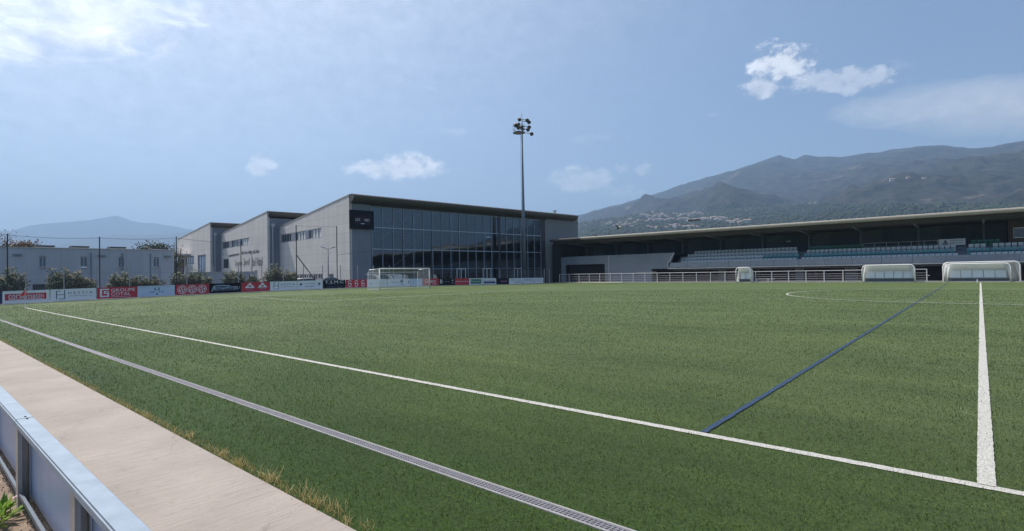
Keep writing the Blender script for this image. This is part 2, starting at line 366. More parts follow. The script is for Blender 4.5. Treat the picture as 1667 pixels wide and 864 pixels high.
def path_material():
    m = material('brushed concrete path', (.335, .290, .256), .9, var=.12, vscale=1.1, bump=.004, bscale=14, stretch=(1, 1, 1))
    t = m.node_tree; b = t.nodes['Principled BSDF']; L = t.links
    c = t.nodes.new('ShaderNodeTexCoord'); mp = t.nodes.new('ShaderNodeMapping'); mp.inputs['Scale'].default_value = (7, 1.2, 1); mp.inputs['Rotation'].default_value = (0, 0, .25); L.new(c.outputs['Object'], mp.inputs[0])
    n = t.nodes.new('ShaderNodeTexNoise'); n.inputs['Scale'].default_value = 2.2; n.inputs['Detail'].default_value = 6; n.inputs['Roughness'].default_value = .62; n.inputs['Distortion'].default_value = .8; L.new(mp.outputs[0], n.inputs['Vector'])
    f = t.nodes.new('ShaderNodeTexNoise'); f.inputs['Scale'].default_value = 150; f.inputs['Detail'].default_value = 3; L.new(c.outputs['Object'], f.inputs['Vector'])
    a = t.nodes.new('ShaderNodeMath'); a.operation = 'MULTIPLY_ADD'; a.inputs[1].default_value = .12; L.new(f.outputs['Fac'], a.inputs[0]); L.new(n.outputs['Fac'], a.inputs[2])
    bp = t.nodes.new('ShaderNodeBump'); bp.inputs['Distance'].default_value = .018; bp.inputs['Strength'].default_value = .9; L.new(a.outputs[0], bp.inputs['Height']); L.new(bp.outputs[0], b.inputs['Normal'])
    # small dark pits and stains
    v = t.nodes.new('ShaderNodeTexNoise'); v.inputs['Scale'].default_value = 22; v.inputs['Detail'].default_value = 6; v.inputs['Roughness'].default_value = .75; L.new(c.outputs['Object'], v.inputs['Vector'])
    r = t.nodes.new('ShaderNodeValToRGB'); r.color_ramp.elements[0].position = .27; r.color_ramp.elements[1].position = .42; r.color_ramp.elements[0].color = (.55, .53, .5, 1); L.new(v.outputs['Fac'], r.inputs[0])
    base = b.inputs['Base Color'].links[0].from_socket
    mx = t.nodes.new('ShaderNodeMix'); mx.data_type = 'RGBA'; mx.blend_type = 'MULTIPLY'; mx.inputs['Factor'].default_value = .8
    L.new(base, mx.inputs['A']); L.new(r.outputs[0], mx.inputs['B']); L.new(mx.outputs['Result'], b.inputs['Base Color'])
    # expansion joints across the path every few metres
    sx = t.nodes.new('ShaderNodeSeparateXYZ'); L.new(c.outputs['Object'], sx.inputs[0])
    dv = t.nodes.new('ShaderNodeMath'); dv.operation = 'DIVIDE'; dv.inputs[1].default_value = 4.1; L.new(sx.outputs[0], dv.inputs[0])
    fc = t.nodes.new('ShaderNodeMath'); fc.operation = 'FRACT'; L.new(dv.outputs[0], fc.inputs[0]); lt = t.nodes.new('ShaderNodeMath'); lt.operation = 'LESS_THAN'; lt.inputs[1].default_value = .0022; L.new(fc.outputs[0], lt.inputs[0])
    vo = t.nodes.new('ShaderNodeTexVoronoi'); vo.feature = 'DISTANCE_TO_EDGE'; vo.inputs['Scale'].default_value = .55; mpv = t.nodes.new('ShaderNodeMapping'); mpv.inputs['Scale'].default_value = (1, .8, 1)
    nn = t.nodes.new('ShaderNodeTexNoise'); nn.inputs['Scale'].default_value = 3; nn.inputs['Detail'].default_value = 6; L.new(c.outputs['Object'], nn.inputs['Vector'])
    va = t.nodes.new('ShaderNodeVectorMath'); va.operation = 'MULTIPLY_ADD'; va.inputs[1].default_value = (.5, .5, 0); L.new(nn.outputs['Color'], va.inputs[0]); L.new(c.outputs['Object'], va.inputs[2]); L.new(va.outputs[0], mpv.inputs[0]); L.new(mpv.outputs[0], vo.inputs['Vector'])
    cr = t.nodes.new('ShaderNodeMath'); cr.operation = 'LESS_THAN'; cr.inputs[1].default_value = .0026; L.new(vo.outputs['Distance'], cr.inputs[0])
    mxx = t.nodes.new('ShaderNodeMath'); mxx.operation = 'MAXIMUM'; L.new(lt.outputs[0], mxx.inputs[0]); L.new(cr.outputs[0], mxx.inputs[1])
    sc_ = t.nodes.new('ShaderNodeMath'); sc_.operation = 'MULTIPLY'; sc_.inputs[1].default_value = .2; L.new(mxx.outputs[0], sc_.inputs[0])
    m4 = t.nodes.new('ShaderNodeMix'); m4.data_type = 'RGBA'; m4.blend_type = 'MULTIPLY'; L.new(sc_.outputs[0], m4.inputs['Factor']); L.new(mx.outputs['Result'], m4.inputs['A']); m4.inputs['B'].default_value = (.25, .23, .2, 1); L.new(m4.outputs['Result'], b.inputs['Base Color'])
    return m
M['path'] = path_material()
M['kerb'] = material('pale kerb concrete', (.52, .50, .45), .9, var=.1, vscale=2)
M['soil'] = material('dry sandy soil', (.26, .19, .14), .95, var=.28, vscale=9, bump=.03, bscale=25)
M['asphalt'] = material('asphalt', (.06, .06, .062), .9, var=.1, vscale=2)
M['plain'] = material('dry meadow', (.10, .10, .055), .95, var=.3, vscale=.02)
M['paint_white'] = material('white turf fibres', (.47, .46, .42), .8, var=.25, vscale=40, bump=.02, bscale=60)
M['paint_blue'] = material('blue turf fibres', (.006, .030, .115), .8, color2=(.03, .065, .09), vscale=24, bump=.02, bscale=60)

mb = MB(); mb.box(-52, 25, .70, 1.94, -.12, .022)
struct(mb.build('concrete_path', M['path']), 'beige concrete path beside the turf', 'path')
# soil, a slightly rough strip behind the barrier
mb = MB(); nx, ny = 260, 60; vs = []; fs = []
for j in range(ny + 1):
    for i in range(nx + 1):
        x = -22 + 20 * i / nx; y = -2.5 + 3.2 * j / ny
        vs.append((x, y, -.03 + .028 * noise.noise(Vector((x * 3, y * 3, 0))) + .016 * noise.noise(Vector((x * 11, y * 11, 4)))))
for j in range(ny):
    for i in range(nx): a = j * (nx + 1) + i; fs.append((a, a + 1, a + nx + 2, a + nx + 1))
mb.add(vs, fs); struct(mb.build('soil', M['soil'], smooth=True, fix=False), 'bare sandy soil behind the low barrier', 'soil')
# the big ground to the horizon
mb = MB(); vs = [(0, 0, -.16)]; fs = []; NR = 64
rr = [90, 400, 1500, 4500, 9300]
for r in rr:
    for i in range(NR): a = 2 * math.pi * i / NR; vs.append((r * math.cos(a), r * math.sin(a), -.16))
for i in range(NR): fs.append((0, 1 + i, 1 + (i + 1) % NR))
for k in range(len(rr) - 1):
    for i in range(NR): a = 1 + k * NR + i; b = 1 + k * NR + (i + 1) % NR; fs.append((a, a + NR, b + NR, b))
mb.add(vs, fs); struct(mb.build('ground', M['plain'], fix=False), 'flat ground around the stadium', 'ground')
mb = MB(); mb.box(-140, BX - .05, -30, 110, -.3, -.02); struct(mb.build('car_park', M['asphalt']), 'asphalt yard around the sports halls', 'yard')
mb = MB()
def strip(mb, x0, x1, y0, y1, z0, z1, step=2.0):
    n = max(1, int((y1 - y0) / step))
    for i in range(n):
        a = y0 + (y1 - y0) * i / n; b = y0 + (y1 - y0) * (i + 1) / n
        ga, gb = gz(x0, a), gz(x0, b)
        mb.hexa([(x0, a, ga + z0), (x1, a, ga + z0), (x1, b, gb + z0), (x0, b, gb + z0), (x0, a, ga + z1), (x1, a, ga + z1), (x1, b, gb + z1), (x0, b, gb + z1)])
strip(mb, BX - .1, BX + .55, 0, 72.5, -.3, .05)
struct(mb.build('goal_end_kerb', M['kerb']), 'pale kerb strip under the advertising boards', 'kerb')
mb = MB(); mb.box(-52, 30, 70.6, 76, -.3, .05); mb.box(-40, 30, 70.6, 70.75, .05, .1)
struct(mb.build('stand_side_path', M['kerb']), 'pale concrete apron in front of the stand', 'path')

# pitch lines
YT, YF, MY, XG = 5.33, 68.3, 40.25, -44.75
def line_strip(name, pts, w, mat, dz=.006, wob=.006):
    mb = MB(); vs = []; n = len(pts)
    for i, (x, y) in enumerate(pts):
        a = Vector(pts[max(i - 1, 0)]); b = Vector(pts[min(i + 1, n - 1)]); d = (b - a).normalized(); p = Vector((-d.y, d.x))
        for s in (-1, 1):
            ww = w / 2 + wob * random.uniform(-1, 1); q = Vector((x, y)) + p * s * ww
            vs.append((q.x, q.y, gz(q.x, q.y) + dz))
    mb.add(vs, [(2 * i, 2 * i + 1, 2 * i + 3, 2 * i + 2) for i in range(n - 1)])
    return struct(mb.build(name, mat, fix=False, smooth=True), None, 'pitch line')
def seg(a, b, step=.5):
    n = max(1, int(math.hypot(b[0] - a[0], b[1] - a[1]) / step)); return [(a[0] + (b[0] - a[0]) * i / n, a[1] + (b[1] - a[1]) * i / n) for i in range(n + 1)]
line_strip('touchline', seg((XG, YT), (40, YT), .05), .105, M['paint_white'], wob=.005)
line_strip('far_touchline', seg((XG, YF), (40, YF)), .11, M['paint_white'])
line_strip('halfway_line', seg((0, YT + .03), (0, YF), .05), .110, M['paint_white'], dz=.010, wob=.003)
line_strip('goal_line', seg((XG, YT), (XG, YF)), .11, M['paint_white'], dz=.010)
line_strip('penalty_area_line', seg((XG, 18.4), (-32.7, 18.4)) + seg((-32.7, 18.6), (-33.3, 46.6)) + seg((-33.6, 46.7), (XG, 46.7)), .11, M['paint_white'], dz=.013)
line_strip('centre_circle', [(9.75 * math.cos(a), MY + 9.75 * math.sin(a)) for a in np.linspace(0, 2 * math.pi, 240)], .115, M['paint_white'], dz=.014)
line_strip('blue_pitch_line', seg((-2.15, YT + .06), (-2.35, 64.5), .04), .066, M['paint_blue'], dz=.012, wob=.012)
# standing turf fibres in the nearer part of the pitch
def turf_fibres():
    g = np.random.default_rng(11); P = []; Sz = []
    for (r0, r1, dens, w, hgt) in ((2.0, 6.5, 2300, .0042, .022), (6.5, 11, 1000, .0062, .026), (11, 18, 420, .009, .030), (18, 30, 150, .014, .034), (30, 48, 50, .022, .038)):
        a0, a1 = R_(-5.5), R_(86); area = .5 * (a1 - a0) * (r1 * r1 - r0 * r0); n = int(area * dens)
        a = g.uniform(a0, a1, n); r = np.sqrt(g.uniform(r0 * r0, r1 * r1, n)); x = -np.sin(a) * r; y = np.cos(a) * r
        keep = g.uniform(0, 1, n) < .16; k = (y > 1.955) & (x > -50) & (np.abs(y - DY) > .066)
        for (c, v, hw) in ((y, YT, .052),): k &= ~(np.abs(c - v) < hw) | keep
        k &= ~((np.abs(x) < .052) & (y > YT)) | keep; k &= ~((np.abs(x + 2.15 + .0034 * (y - YT)) < .03) & (y > YT)) | (g.uniform(0, 1, n) < .4); k &= (y > 1.955) & (np.abs(y - DY) > .066)
        k &= ~((np.abs(np.hypot(x, y - MY) - 9.75) < .06)); k &= ~((np.abs(x + 32.9) < .4) & (y > 18))
        P.append(np.stack([x[k], y[k]], -1)); Sz.append(np.tile([w, hgt], (k.sum(), 1)))
    P = np.concatenate(P); Sz = np.concatenate(Sz); n = len(P)
    z = np.array([gz(a, b_) for a, b_ in P]) if True else 0
    az = g.uniform(0, 2 * np.pi, n); lean = g.uniform(.1, 1.1, n); la = g.uniform(0, 2 * np.pi, n); ln = Sz[:, 1] * g.uniform(.5, 1.25, n)
    side = np.stack([np.cos(az), np.sin(az), 0 * az], -1) * (Sz[:, :1] * .5)
    base = np.stack([P[:, 0], P[:, 1], z - .002], -1)
    tip = base + np.stack([np.cos(la) * np.sin(lean), np.sin(la) * np.sin(lean), np.cos(lean)], -1) * ln[:, None]
    V = np.stack([base - side, base + side, tip + side * .35, tip - side * .35], 1).reshape(-1, 3)
    me = bpy.data.meshes.new('turf_fibres'); me.vertices.add(len(V)); me.vertices.foreach_set('co', V.ravel())
    me.loops.add(4 * n); me.loops.foreach_set('vertex_index', np.arange(4 * n, dtype=np.int32)); me.polygons.add(n)
    me.polygons.foreach_set('loop_start', np.arange(0, 4 * n, 4, dtype=np.int32)); me.update(calc_edges=True)
    o = bpy.data.objects.new('turf_fibres', me); COL.objects.link(o); print('fibres', n)
    m = bpy.data.materials.new('turf fibre'); m.use_nodes = True; t = m.node_tree; bb = t.nodes['Principled BSDF']; L = t.links
    gg = t.nodes.new('ShaderNodeNewGeometry'); c = t.nodes.new('ShaderNodeTexCoord'); sy = t.nodes.new('ShaderNodeSeparateXYZ'); L.new(c.outputs['Object'], sy.inputs[0])
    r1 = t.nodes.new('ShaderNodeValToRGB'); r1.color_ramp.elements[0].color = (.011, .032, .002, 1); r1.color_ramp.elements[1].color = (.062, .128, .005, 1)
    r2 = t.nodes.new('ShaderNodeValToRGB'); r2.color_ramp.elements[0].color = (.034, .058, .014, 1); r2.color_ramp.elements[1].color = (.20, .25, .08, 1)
    e = r2.color_ramp.elements.new(.84); e.color = (.140, .200, .055, 1); r2.color_ramp.elements[-1].color = (.46, .52, .32, 1)  # palest fibres carry white sun glints in their colour
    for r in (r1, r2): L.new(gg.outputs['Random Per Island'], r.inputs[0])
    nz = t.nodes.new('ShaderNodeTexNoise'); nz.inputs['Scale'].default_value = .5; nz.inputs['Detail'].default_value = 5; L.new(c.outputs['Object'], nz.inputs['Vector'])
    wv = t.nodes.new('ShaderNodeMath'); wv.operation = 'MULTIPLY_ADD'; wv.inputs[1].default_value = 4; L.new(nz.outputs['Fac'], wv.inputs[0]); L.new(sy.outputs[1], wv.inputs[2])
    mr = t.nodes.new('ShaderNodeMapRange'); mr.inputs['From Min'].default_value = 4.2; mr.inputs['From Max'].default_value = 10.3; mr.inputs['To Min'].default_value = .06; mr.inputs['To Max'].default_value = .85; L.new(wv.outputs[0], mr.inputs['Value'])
    mx = t.nodes.new('ShaderNodeMix'); mx.data_type = 'RGBA'; L.new(mr.outputs[0], mx.inputs['Factor']); L.new(r1.outputs[0], mx.inputs['A']); L.new(r2.outputs[0], mx.inputs['B'])  # fibres blend across the pitch to the same painted backlit sheen
    n2 = t.nodes.new('ShaderNodeTexNoise'); n2.inputs['Scale'].default_value = 2.2; n2.inputs['Detail'].default_value = 7; n2.inputs['Roughness'].default_value = .7; L.new(c.outputs['Object'], n2.inputs['Vector'])
    r3 = t.nodes.new('ShaderNodeValToRGB'); r3.color_ramp.elements[0].position = .3; r3.color_ramp.elements[1].position = .7; r3.color_ramp.elements[0].color = (.70, .72, .70, 1); r3.color_ramp.elements[1].color = (1.25, 1.25, 1.25, 1); L.new(n2.outputs['Fac'], r3.inputs[0])
    m2 = t.nodes.new('ShaderNodeMix'); m2.data_type = 'RGBA'; m2.blend_type = 'MULTIPLY'; m2.inputs['Factor'].default_value = 1; L.new(mx.outputs['Result'], m2.inputs['A']); L.new(r3.outputs[0], m2.inputs['B'])
    mpb = t.nodes.new('ShaderNodeMapping'); mpb.inputs['Scale'].default_value = (1, 2.2, 1); L.new(c.outputs['Object'], mpb.inputs[0])
    n3 = t.nodes.new('ShaderNodeTexNoise'); n3.inputs['Scale'].default_value = .22; n3.inputs['Detail'].default_value = 4; n3.inputs['Roughness'].default_value = .55; L.new(mpb.outputs[0], n3.inputs['Vector'])
    r4 = t.nodes.new('ShaderNodeValToRGB'); r4.color_ramp.elements[0].position = .35; r4.color_ramp.elements[1].position = .65; r4.color_ramp.elements[0].color = (.82, .86, .81, 1); r4.color_ramp.elements[1].color = (1.17, 1.14, 1.2, 1); L.new(n3.outputs['Fac'], r4.inputs[0])
    m3 = t.nodes.new('ShaderNodeMix'); m3.data_type = 'RGBA'; m3.blend_type = 'MULTIPLY'; m3.inputs['Factor'].default_value = 1; L.new(m2.outputs['Result'], m3.inputs['A']); L.new(r4.outputs[0], m3.inputs['B']); m2 = m3
    L.new(m2.outputs['Result'], bb.inputs['Base Color']); bb.inputs['Roughness'].default_value = .5; bb.inputs['Specular IOR Level'].default_value = .25
    tr = t.nodes.new('ShaderNodeBsdfTranslucent'); L.new(m2.outputs['Result'], tr.inputs['Color']); ms = t.nodes.new('ShaderNodeMixShader'); ms.inputs[0].default_value = .45
    L.new(bb.outputs[0], ms.inputs[1]); L.new(tr.outputs[0], ms.inputs[2]); L.new(ms.outputs[0], t.nodes['Material Output'].inputs[0])
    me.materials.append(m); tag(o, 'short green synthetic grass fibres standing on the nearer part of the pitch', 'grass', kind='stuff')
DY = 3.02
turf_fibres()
mb = MB()
# drain channel: two concrete edges, slotted grating between
DY = 3.02
M['drain'] = material('weathered drain concrete', (.27, .265, .26), .9, var=.15, vscale=8)
M['grate'] = material('galvanised grating', (.24, .23, .26), .6, metal=.4, var=.15, vscale=10)
dr = empty('drain_channel', 'long slotted drain channel set in the turf between path and touchline', 'drain', loc=(0, DY, 0))
mb = MB(); mb.box(-51, 20, -.062, -.042, -.1, .010); mb.box(-51, 20, .042, .062, -.1, .010); mb.build('channel_edge', M['drain'], dr)
mb = MB(); mb.box(-51, 20, -.042, .042, -.09, -.08); mb.build('channel_bed', M['dark'], dr)
mb = MB()
x = -14.0
for yy in (-.037, -.0123, .0123, .037): mb.box(-51, 20, yy - .005, yy + .005, -.02, .006)
mb.box(-51, -14, -.041, .041, -.02, .002)
while x < 3:
    mb.box(x, x + .012, -.041, .041, -.018, .004); x += .036
mb.build('grating', M['grate'], dr)

# ------------------------------------------------------------------ mountains
def mtn_material(name, ca, cb, rock):
    m = bpy.data.materials.new(name); m.use_nodes = True; t = m.node_tree; b = t.nodes['Principled BSDF']; L = t.links
    c = t.nodes.new('ShaderNodeTexCoord')
    def nz(scale, d=8, r=.65):
        n = t.nodes.new('ShaderNodeTexNoise'); n.inputs['Scale'].default_value = scale; n.inputs['Detail'].default_value = d; n.inputs['Roughness'].default_value = r; L.new(c.outputs['Object'], n.inputs['Vector']); return n.outputs['Fac']
    r = t.nodes.new('ShaderNodeValToRGB'); e = r.color_ramp.elements; e[0].position = .38; e[0].color = (*ca, 1); e[1].position = .62; e[1].color = (*cb, 1)
    L.new(nz(.03), r.inputs[0])
    r2 = t.nodes.new('ShaderNodeValToRGB'); r2.color_ramp.elements[0].position = .60; r2.color_ramp.elements[1].position = .68; L.new(nz(.0035, 10, .7), r2.inputs[0])
    mx = t.nodes.new('ShaderNodeMix'); mx.data_type = 'RGBA'; L.new(r2.outputs[0], mx.inputs['Factor']); L.new(r.outputs[0], mx.inputs['A']); mx.inputs['B'].default_value = (*rock, 1)
    L.new(mx.outputs['Result'], b.inputs['Base Color']); b.inputs['Roughness'].default_value = .95; b.inputs['Specular IOR Level'].default_value = .1
    bp = t.nodes.new('ShaderNodeBump'); bp.inputs['Distance'].default_value = 14; L.new(nz(.03), bp.inputs['Height']); L.new(bp.outputs[0], b.inputs['Normal'])
    return m
M['scrub'] = mtn_material('scrub covered mountain', (.009, .013, .013), (.046, .047, .036), (.13, .11, .09))
M['scrub2'] = mtn_material('wooded slope', (.014, .021, .012), (.055, .063, .037), (.17, .15, .11))
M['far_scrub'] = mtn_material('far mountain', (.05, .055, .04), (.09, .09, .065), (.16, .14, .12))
def az_el(px, py):
    d = ray(px, py); return math.degrees(math.atan2(-d[0], d[1])), math.atan2(d[2], math.hypot(d[0], d[1]))
def lerp_profile(prof, a):
    prof = sorted(prof)
    if a <= prof[0][0]: return prof[0][1]
    for (a0, e0), (a1, e1) in zip(prof, prof[1:]):
        if a <= a1: t = (a - a0) / (a1 - a0); t = t * t * (3 - 2 * t) * .5 + t * .5; return e0 + (e1 - e0) * t
    return prof[-1][1]
def fbm(x, y, s, o=6): return noise.fractal(Vector((x * s, y * s, 3.3)), 1.0, 2.0, o)
def ridge(name, prof_px, extra, D, d0, mat, amp, na=420, nd=70, pw=1.25, jag=.0):
    prof = [az_el(*p) for p in prof_px] + [(a, R_(e)) for a, e in extra]
    a_lo = min(p[0] for p in prof); a_hi = max(p[0] for p in prof); vs = []; fs = []
    for i in range(na + 1):
        a = a_lo + (a_hi - a_lo) * i / na; el = lerp_profile(prof, a); els = sum(lerp_profile(prof, a + q) for q in (-5, -3.5, -2, -1, 0, 1, 2, 3.5, 5)) / 9; els = min(els, el * 1.15)
        fade = min(1, (a - a_lo) / 3, (a_hi - a) / 3)
        for j in range(nd + 1):
            t = j / nd * 1.5; H = D * math.tan(els + (el - els) * min(t, 1) ** 5); r = d0 + (D - d0) * t; x = -math.sin(R_(a)) * r; y = math.cos(R_(a)) * r
            if t <= 1: h = H * t ** pw
            else: h = H * (1 - (t - 1) * .9)
            k = math.sin(math.pi * min(t, 1.0)) ** .7 if t < 1 else 0
            n1 = noise.ridged_multi_fractal(Vector((x / 900, y / 900, 1.7)), .9, 2.1, 6, 1.0, 2.0) - 1.1
            h += amp * k * n1 * min(1, H / 420) ** 2 * (1 - min(t, 1) ** 3 * .5) + jag * fbm(x, y, 1 / 160) * fade * min(1.0, t * 2)
            vs.append((x, y, h * max(fade, 0) - 3 * (t < .01)))
    for i in range(na):
        for j in range(nd): a = i * (nd + 1) + j; fs.append((a, a + nd + 1, a + nd + 2, a + 1))
    mb = MB(); mb.add(vs, fs); o = mb.build(name, mat, smooth=True, fix=False); return o, prof
o, PR = ridge('mountain', [(935, 349), (968, 341), (1000, 334), (1040, 322), (1080, 310), (1110, 300), (1130, 294), (1160, 287), (1190, 278), (1215, 271), (1240, 262), (1255, 256), (1268, 251), (1280, 256), (1292, 260), (1310, 251), (1340, 253), (1370, 254), (1400, 251), (1425, 247), (1450, 242), (1490, 239), (1530, 237), (1560, 239), (1600, 239), (1640, 238), (1667, 238)],
              [(-8, 12.6), (-14, 11.2), (-20, 12.0), (-27, 9.5), (-33, 9.8), (-40, 7.2), (-47, 6.0), (-54, 3.5), (-62, 2.0), (-70, .4), (38, 4.0), (44, 2.4), (50, 1.2)], 3400, 760, M['scrub'], 125, na=560, nd=90, jag=11)
struct(o, 'long scrub covered mountain behind the stand', 'mountain')
o, PF = ridge('wooded_foothill', [(940, 362), (1000, 352), (1060, 343), (1110, 345), (1160, 341), (1200, 335), (1260, 331), (1330, 331), (1400, 338), (1480, 337), (1560, 341), (1667, 340)],
              [(-8, 4.6), (-20, 4.0), (-35, 3.0), (-50, 1.5), (-62, .4), (40, 2.5), (46, .6)], 1800, 560, M['scrub2'], 20, na=420, nd=60, pw=1.05, jag=6)
struct(o, 'lower wooded foothill dotted with houses', 'hill')
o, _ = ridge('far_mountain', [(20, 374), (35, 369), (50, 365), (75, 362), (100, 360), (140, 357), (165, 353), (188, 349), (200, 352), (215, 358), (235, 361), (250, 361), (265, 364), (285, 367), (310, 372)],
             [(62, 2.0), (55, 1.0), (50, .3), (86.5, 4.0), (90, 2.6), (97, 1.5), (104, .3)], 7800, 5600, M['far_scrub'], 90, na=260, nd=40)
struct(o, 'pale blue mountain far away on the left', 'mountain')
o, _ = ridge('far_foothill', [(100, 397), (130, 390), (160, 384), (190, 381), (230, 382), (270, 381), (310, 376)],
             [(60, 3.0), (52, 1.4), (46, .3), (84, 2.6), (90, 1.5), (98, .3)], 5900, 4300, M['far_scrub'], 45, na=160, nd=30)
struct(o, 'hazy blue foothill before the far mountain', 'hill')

# hillside houses: each one a small building standing on the slope
M['house_wall'] = material('house render', (.42, .41, .39), .8)
M['house_wall2'] = material('ochre house render', (.50, .42, .33), .8)
M['house_roof'] = material('tiled roof', (.33, .24, .19), .8)
def house_mesh(w, d, h, wm):
    mb = MB(); mb.box(-w / 2, w / 2, -d / 2, d / 2, -6, h, 0)
    e = .5; mb.add([(-w / 2 - e, -d / 2 - e, h), (w / 2 + e, -d / 2 - e, h), (w / 2 + e, d / 2 + e, h), (-w / 2 - e, d / 2 + e, h), (-w / 2 + 1, 0, h + 2), (w / 2 - 1, 0, h + 2)],
           [(0, 1, 5, 4), (2, 3, 4, 5), (1, 2, 5), (3, 0, 4), (3, 2, 1, 0)], 1)
    for k in range(int(w / 3.2)):
        xx = -w / 2 + 1.8 + k * 3.1
        for zz in ((1.0, 2.4),) + (((4.0, 5.4),) if h > 5 else ()): mb.box(xx, xx + 1.1, -d / 2 - .04, -d / 2 + .02, zz[0], zz[1], 2)
    return mb
from mathutils.bvhtree import BVHTree
bpy.context.view_layer.update()
hills = []
for nm in ('mountain', 'wooded_foothill'):
    ob = bpy.data.objects[nm]; hills.append(BVHTree.FromPolygons([v.co[:] for v in ob.data.vertices], [tuple(p.vertices) for p in ob.data.polygons]))
def hill_hit(px, py):
    d = Vector(ray(px, py)).normalized(); best = None
    for t_ in hills:
        loc, nn, idx, dist = t_.ray_cast(Vector((0, 0, CAM_H)), d)
        if loc is not None and (best is None or dist < best[1]): best = (loc, dist)
    return best
protos = []
for i, (w, d, h) in enumerate([(12, 9, 5.8), (16, 10, 6.0), (10, 8, 3.2), (22, 11, 8.5)]):
    me = house_mesh(w, d, h, 0).build('hillside_house', [M['house_wall'] if i != 2 else M['house_wall2'], M['house_roof'], M['window']]); protos.append(me)
ORD = ['first', 'second', 'third', 'fourth', 'fifth', 'sixth', 'seventh', 'eighth', 'ninth', 'tenth', 'eleventh', 'twelfth', 'thirteenth', 'fourteenth', 'fifteenth', 'sixteenth', 'seventeenth', 'eighteenth', 'nineteenth']
TEN = {2: 'twenty', 3: 'thirty', 4: 'forty', 5: 'fifty', 6: 'sixty'}
def ordinal(n):
    if n < 20: return ORD[n - 1]
    if n % 10 == 0: return TEN[n // 10][:-1] + 'ieth'
    return TEN[n // 10] + '-' + ORD[n % 10 - 1]
clusters = [(1010, 366, 22, 3, 9, 'loose group right of the sports hall roof'), (1066, 351, 22, 3, 11, 'top left row of the hillside village'), (1050, 360, 34, 2.4, 10, 'middle left row of the hillside village'),
            (1120, 349, 24, 3, 14, 'densest upper part of the hillside village'), (1118, 358, 34, 2.4, 12, 'middle row of the hillside village'), (1095, 370, 44, 2, 12, 'lowest row just above the stand roof'),
            (1172, 357, 13, 3, 8, 'right hand group near the distant mast'), (1202, 362, 18, 2, 6, 'last group on the right')]
GRP = 'houses scattered on the hillside'; nh = 0
rh = random.Random(31)
specs = []
for (cx, cy, sx, sy, n, where) in clusters:
    xs_ = sorted(cx + sx * (2 * (k + .5) / n - 1) + rh.uniform(-1.2, 1.2) for k in range(n))
    for k, x_ in enumerate(xs_): specs.append((x_, cy + rh.gauss(0, .6) * sy, '%s pale house from the left in the %s' % (ordinal(k + 1), where)))
for (x_, y_, la) in ((1318, 333, 'lone pale house on the clearing of the middle slope, left one of two'), (1328, 331, 'lone pale house on the clearing of the middle slope, right one of two'), (1452, 294, 'lone pale house high on the mountain, left one of three'), (1478, 290, 'lone pale house high on the mountain, middle one of three'), (1505, 291, 'lone pale house high on the mountain, right one of three')): specs.append((x_, y_, la))
for (px, py, la) in specs:
    hh = hill_hit(px, py)
    if hh is None: continue
    p, dist = hh; i = rh.choices((0, 1, 2, 3), (4, 3, 4, 1))[0]
    if nh < 4: o = protos[nh]
    else: o = protos[i].copy(); COL.objects.link(o)
    o.location = p; o.rotation_euler = (0, 0, rh.uniform(-.5, .9)); s = rh.uniform(.55, .95); o.scale = (s, s, s)
    tag(o, la, 'house', GRP); nh += 1

# woodland clumps on the foothill : one stuff object of many small crowns
M['wood'] = material('distant woodland', (.022, .035, .014), .95, var=.5, vscale=.04)
ico = bmesh.new(); bmesh.ops.create_icosphere(ico, subdivisions=1, radius=1); iv = [v.co.copy() for v in ico.verts]; ifc = [tuple(v.index for v in f.verts) for f in ico.faces]; ico.free()
mb = MB()
for k in range(5200):
    px = random.uniform(945, 1700); py = random.uniform(332, 384)
    hh = hill_hit(px, py)
    if hh is None or hh[1] > 1850: continue
    p = hh[0]; s = random.uniform(2.2, 4.6); sc = Vector((s, s, s * random.uniform(.7, 1.2)))
    mb.add([(p.x + v.x * sc.x * random.uniform(.8, 1.2), p.y + v.y * sc.y, p.z + .5 + v.z * sc.z * random.uniform(.8, 1.2)) for v in iv], ifc)
tag(mb.build('hillside_woodland', M['wood'], fix=False), 'woodland covering the slope behind the stand', 'woodland', kind='stuff')
bpy.context.view_layer.update()
# ------------------------------------------------------------------ sports halls
A2 = Vector((-60, 37.75)); E1 = Vector((.0964, .9953)).normalized(); E2 = Vector((-E1.y, E1.x))
def GF(u, v, z):  # u along the glass front, v back from it
    p = A2 + E1 * u + E2 * v; return (p.x, p.y, z)
hall = empty('sports_hall', 'large grey sports hall complex with a glass front and three stepped monopitch roofs', 'sports hall')
VOLS = [(0.0, 45.1, 0.0, 23.6, 11.86, 9.56), (-1.85, 43, 23.6, 48.1, 11.87, 10.0), (-3.7, 41, 48.1, 74, 12.0, 10.38)]
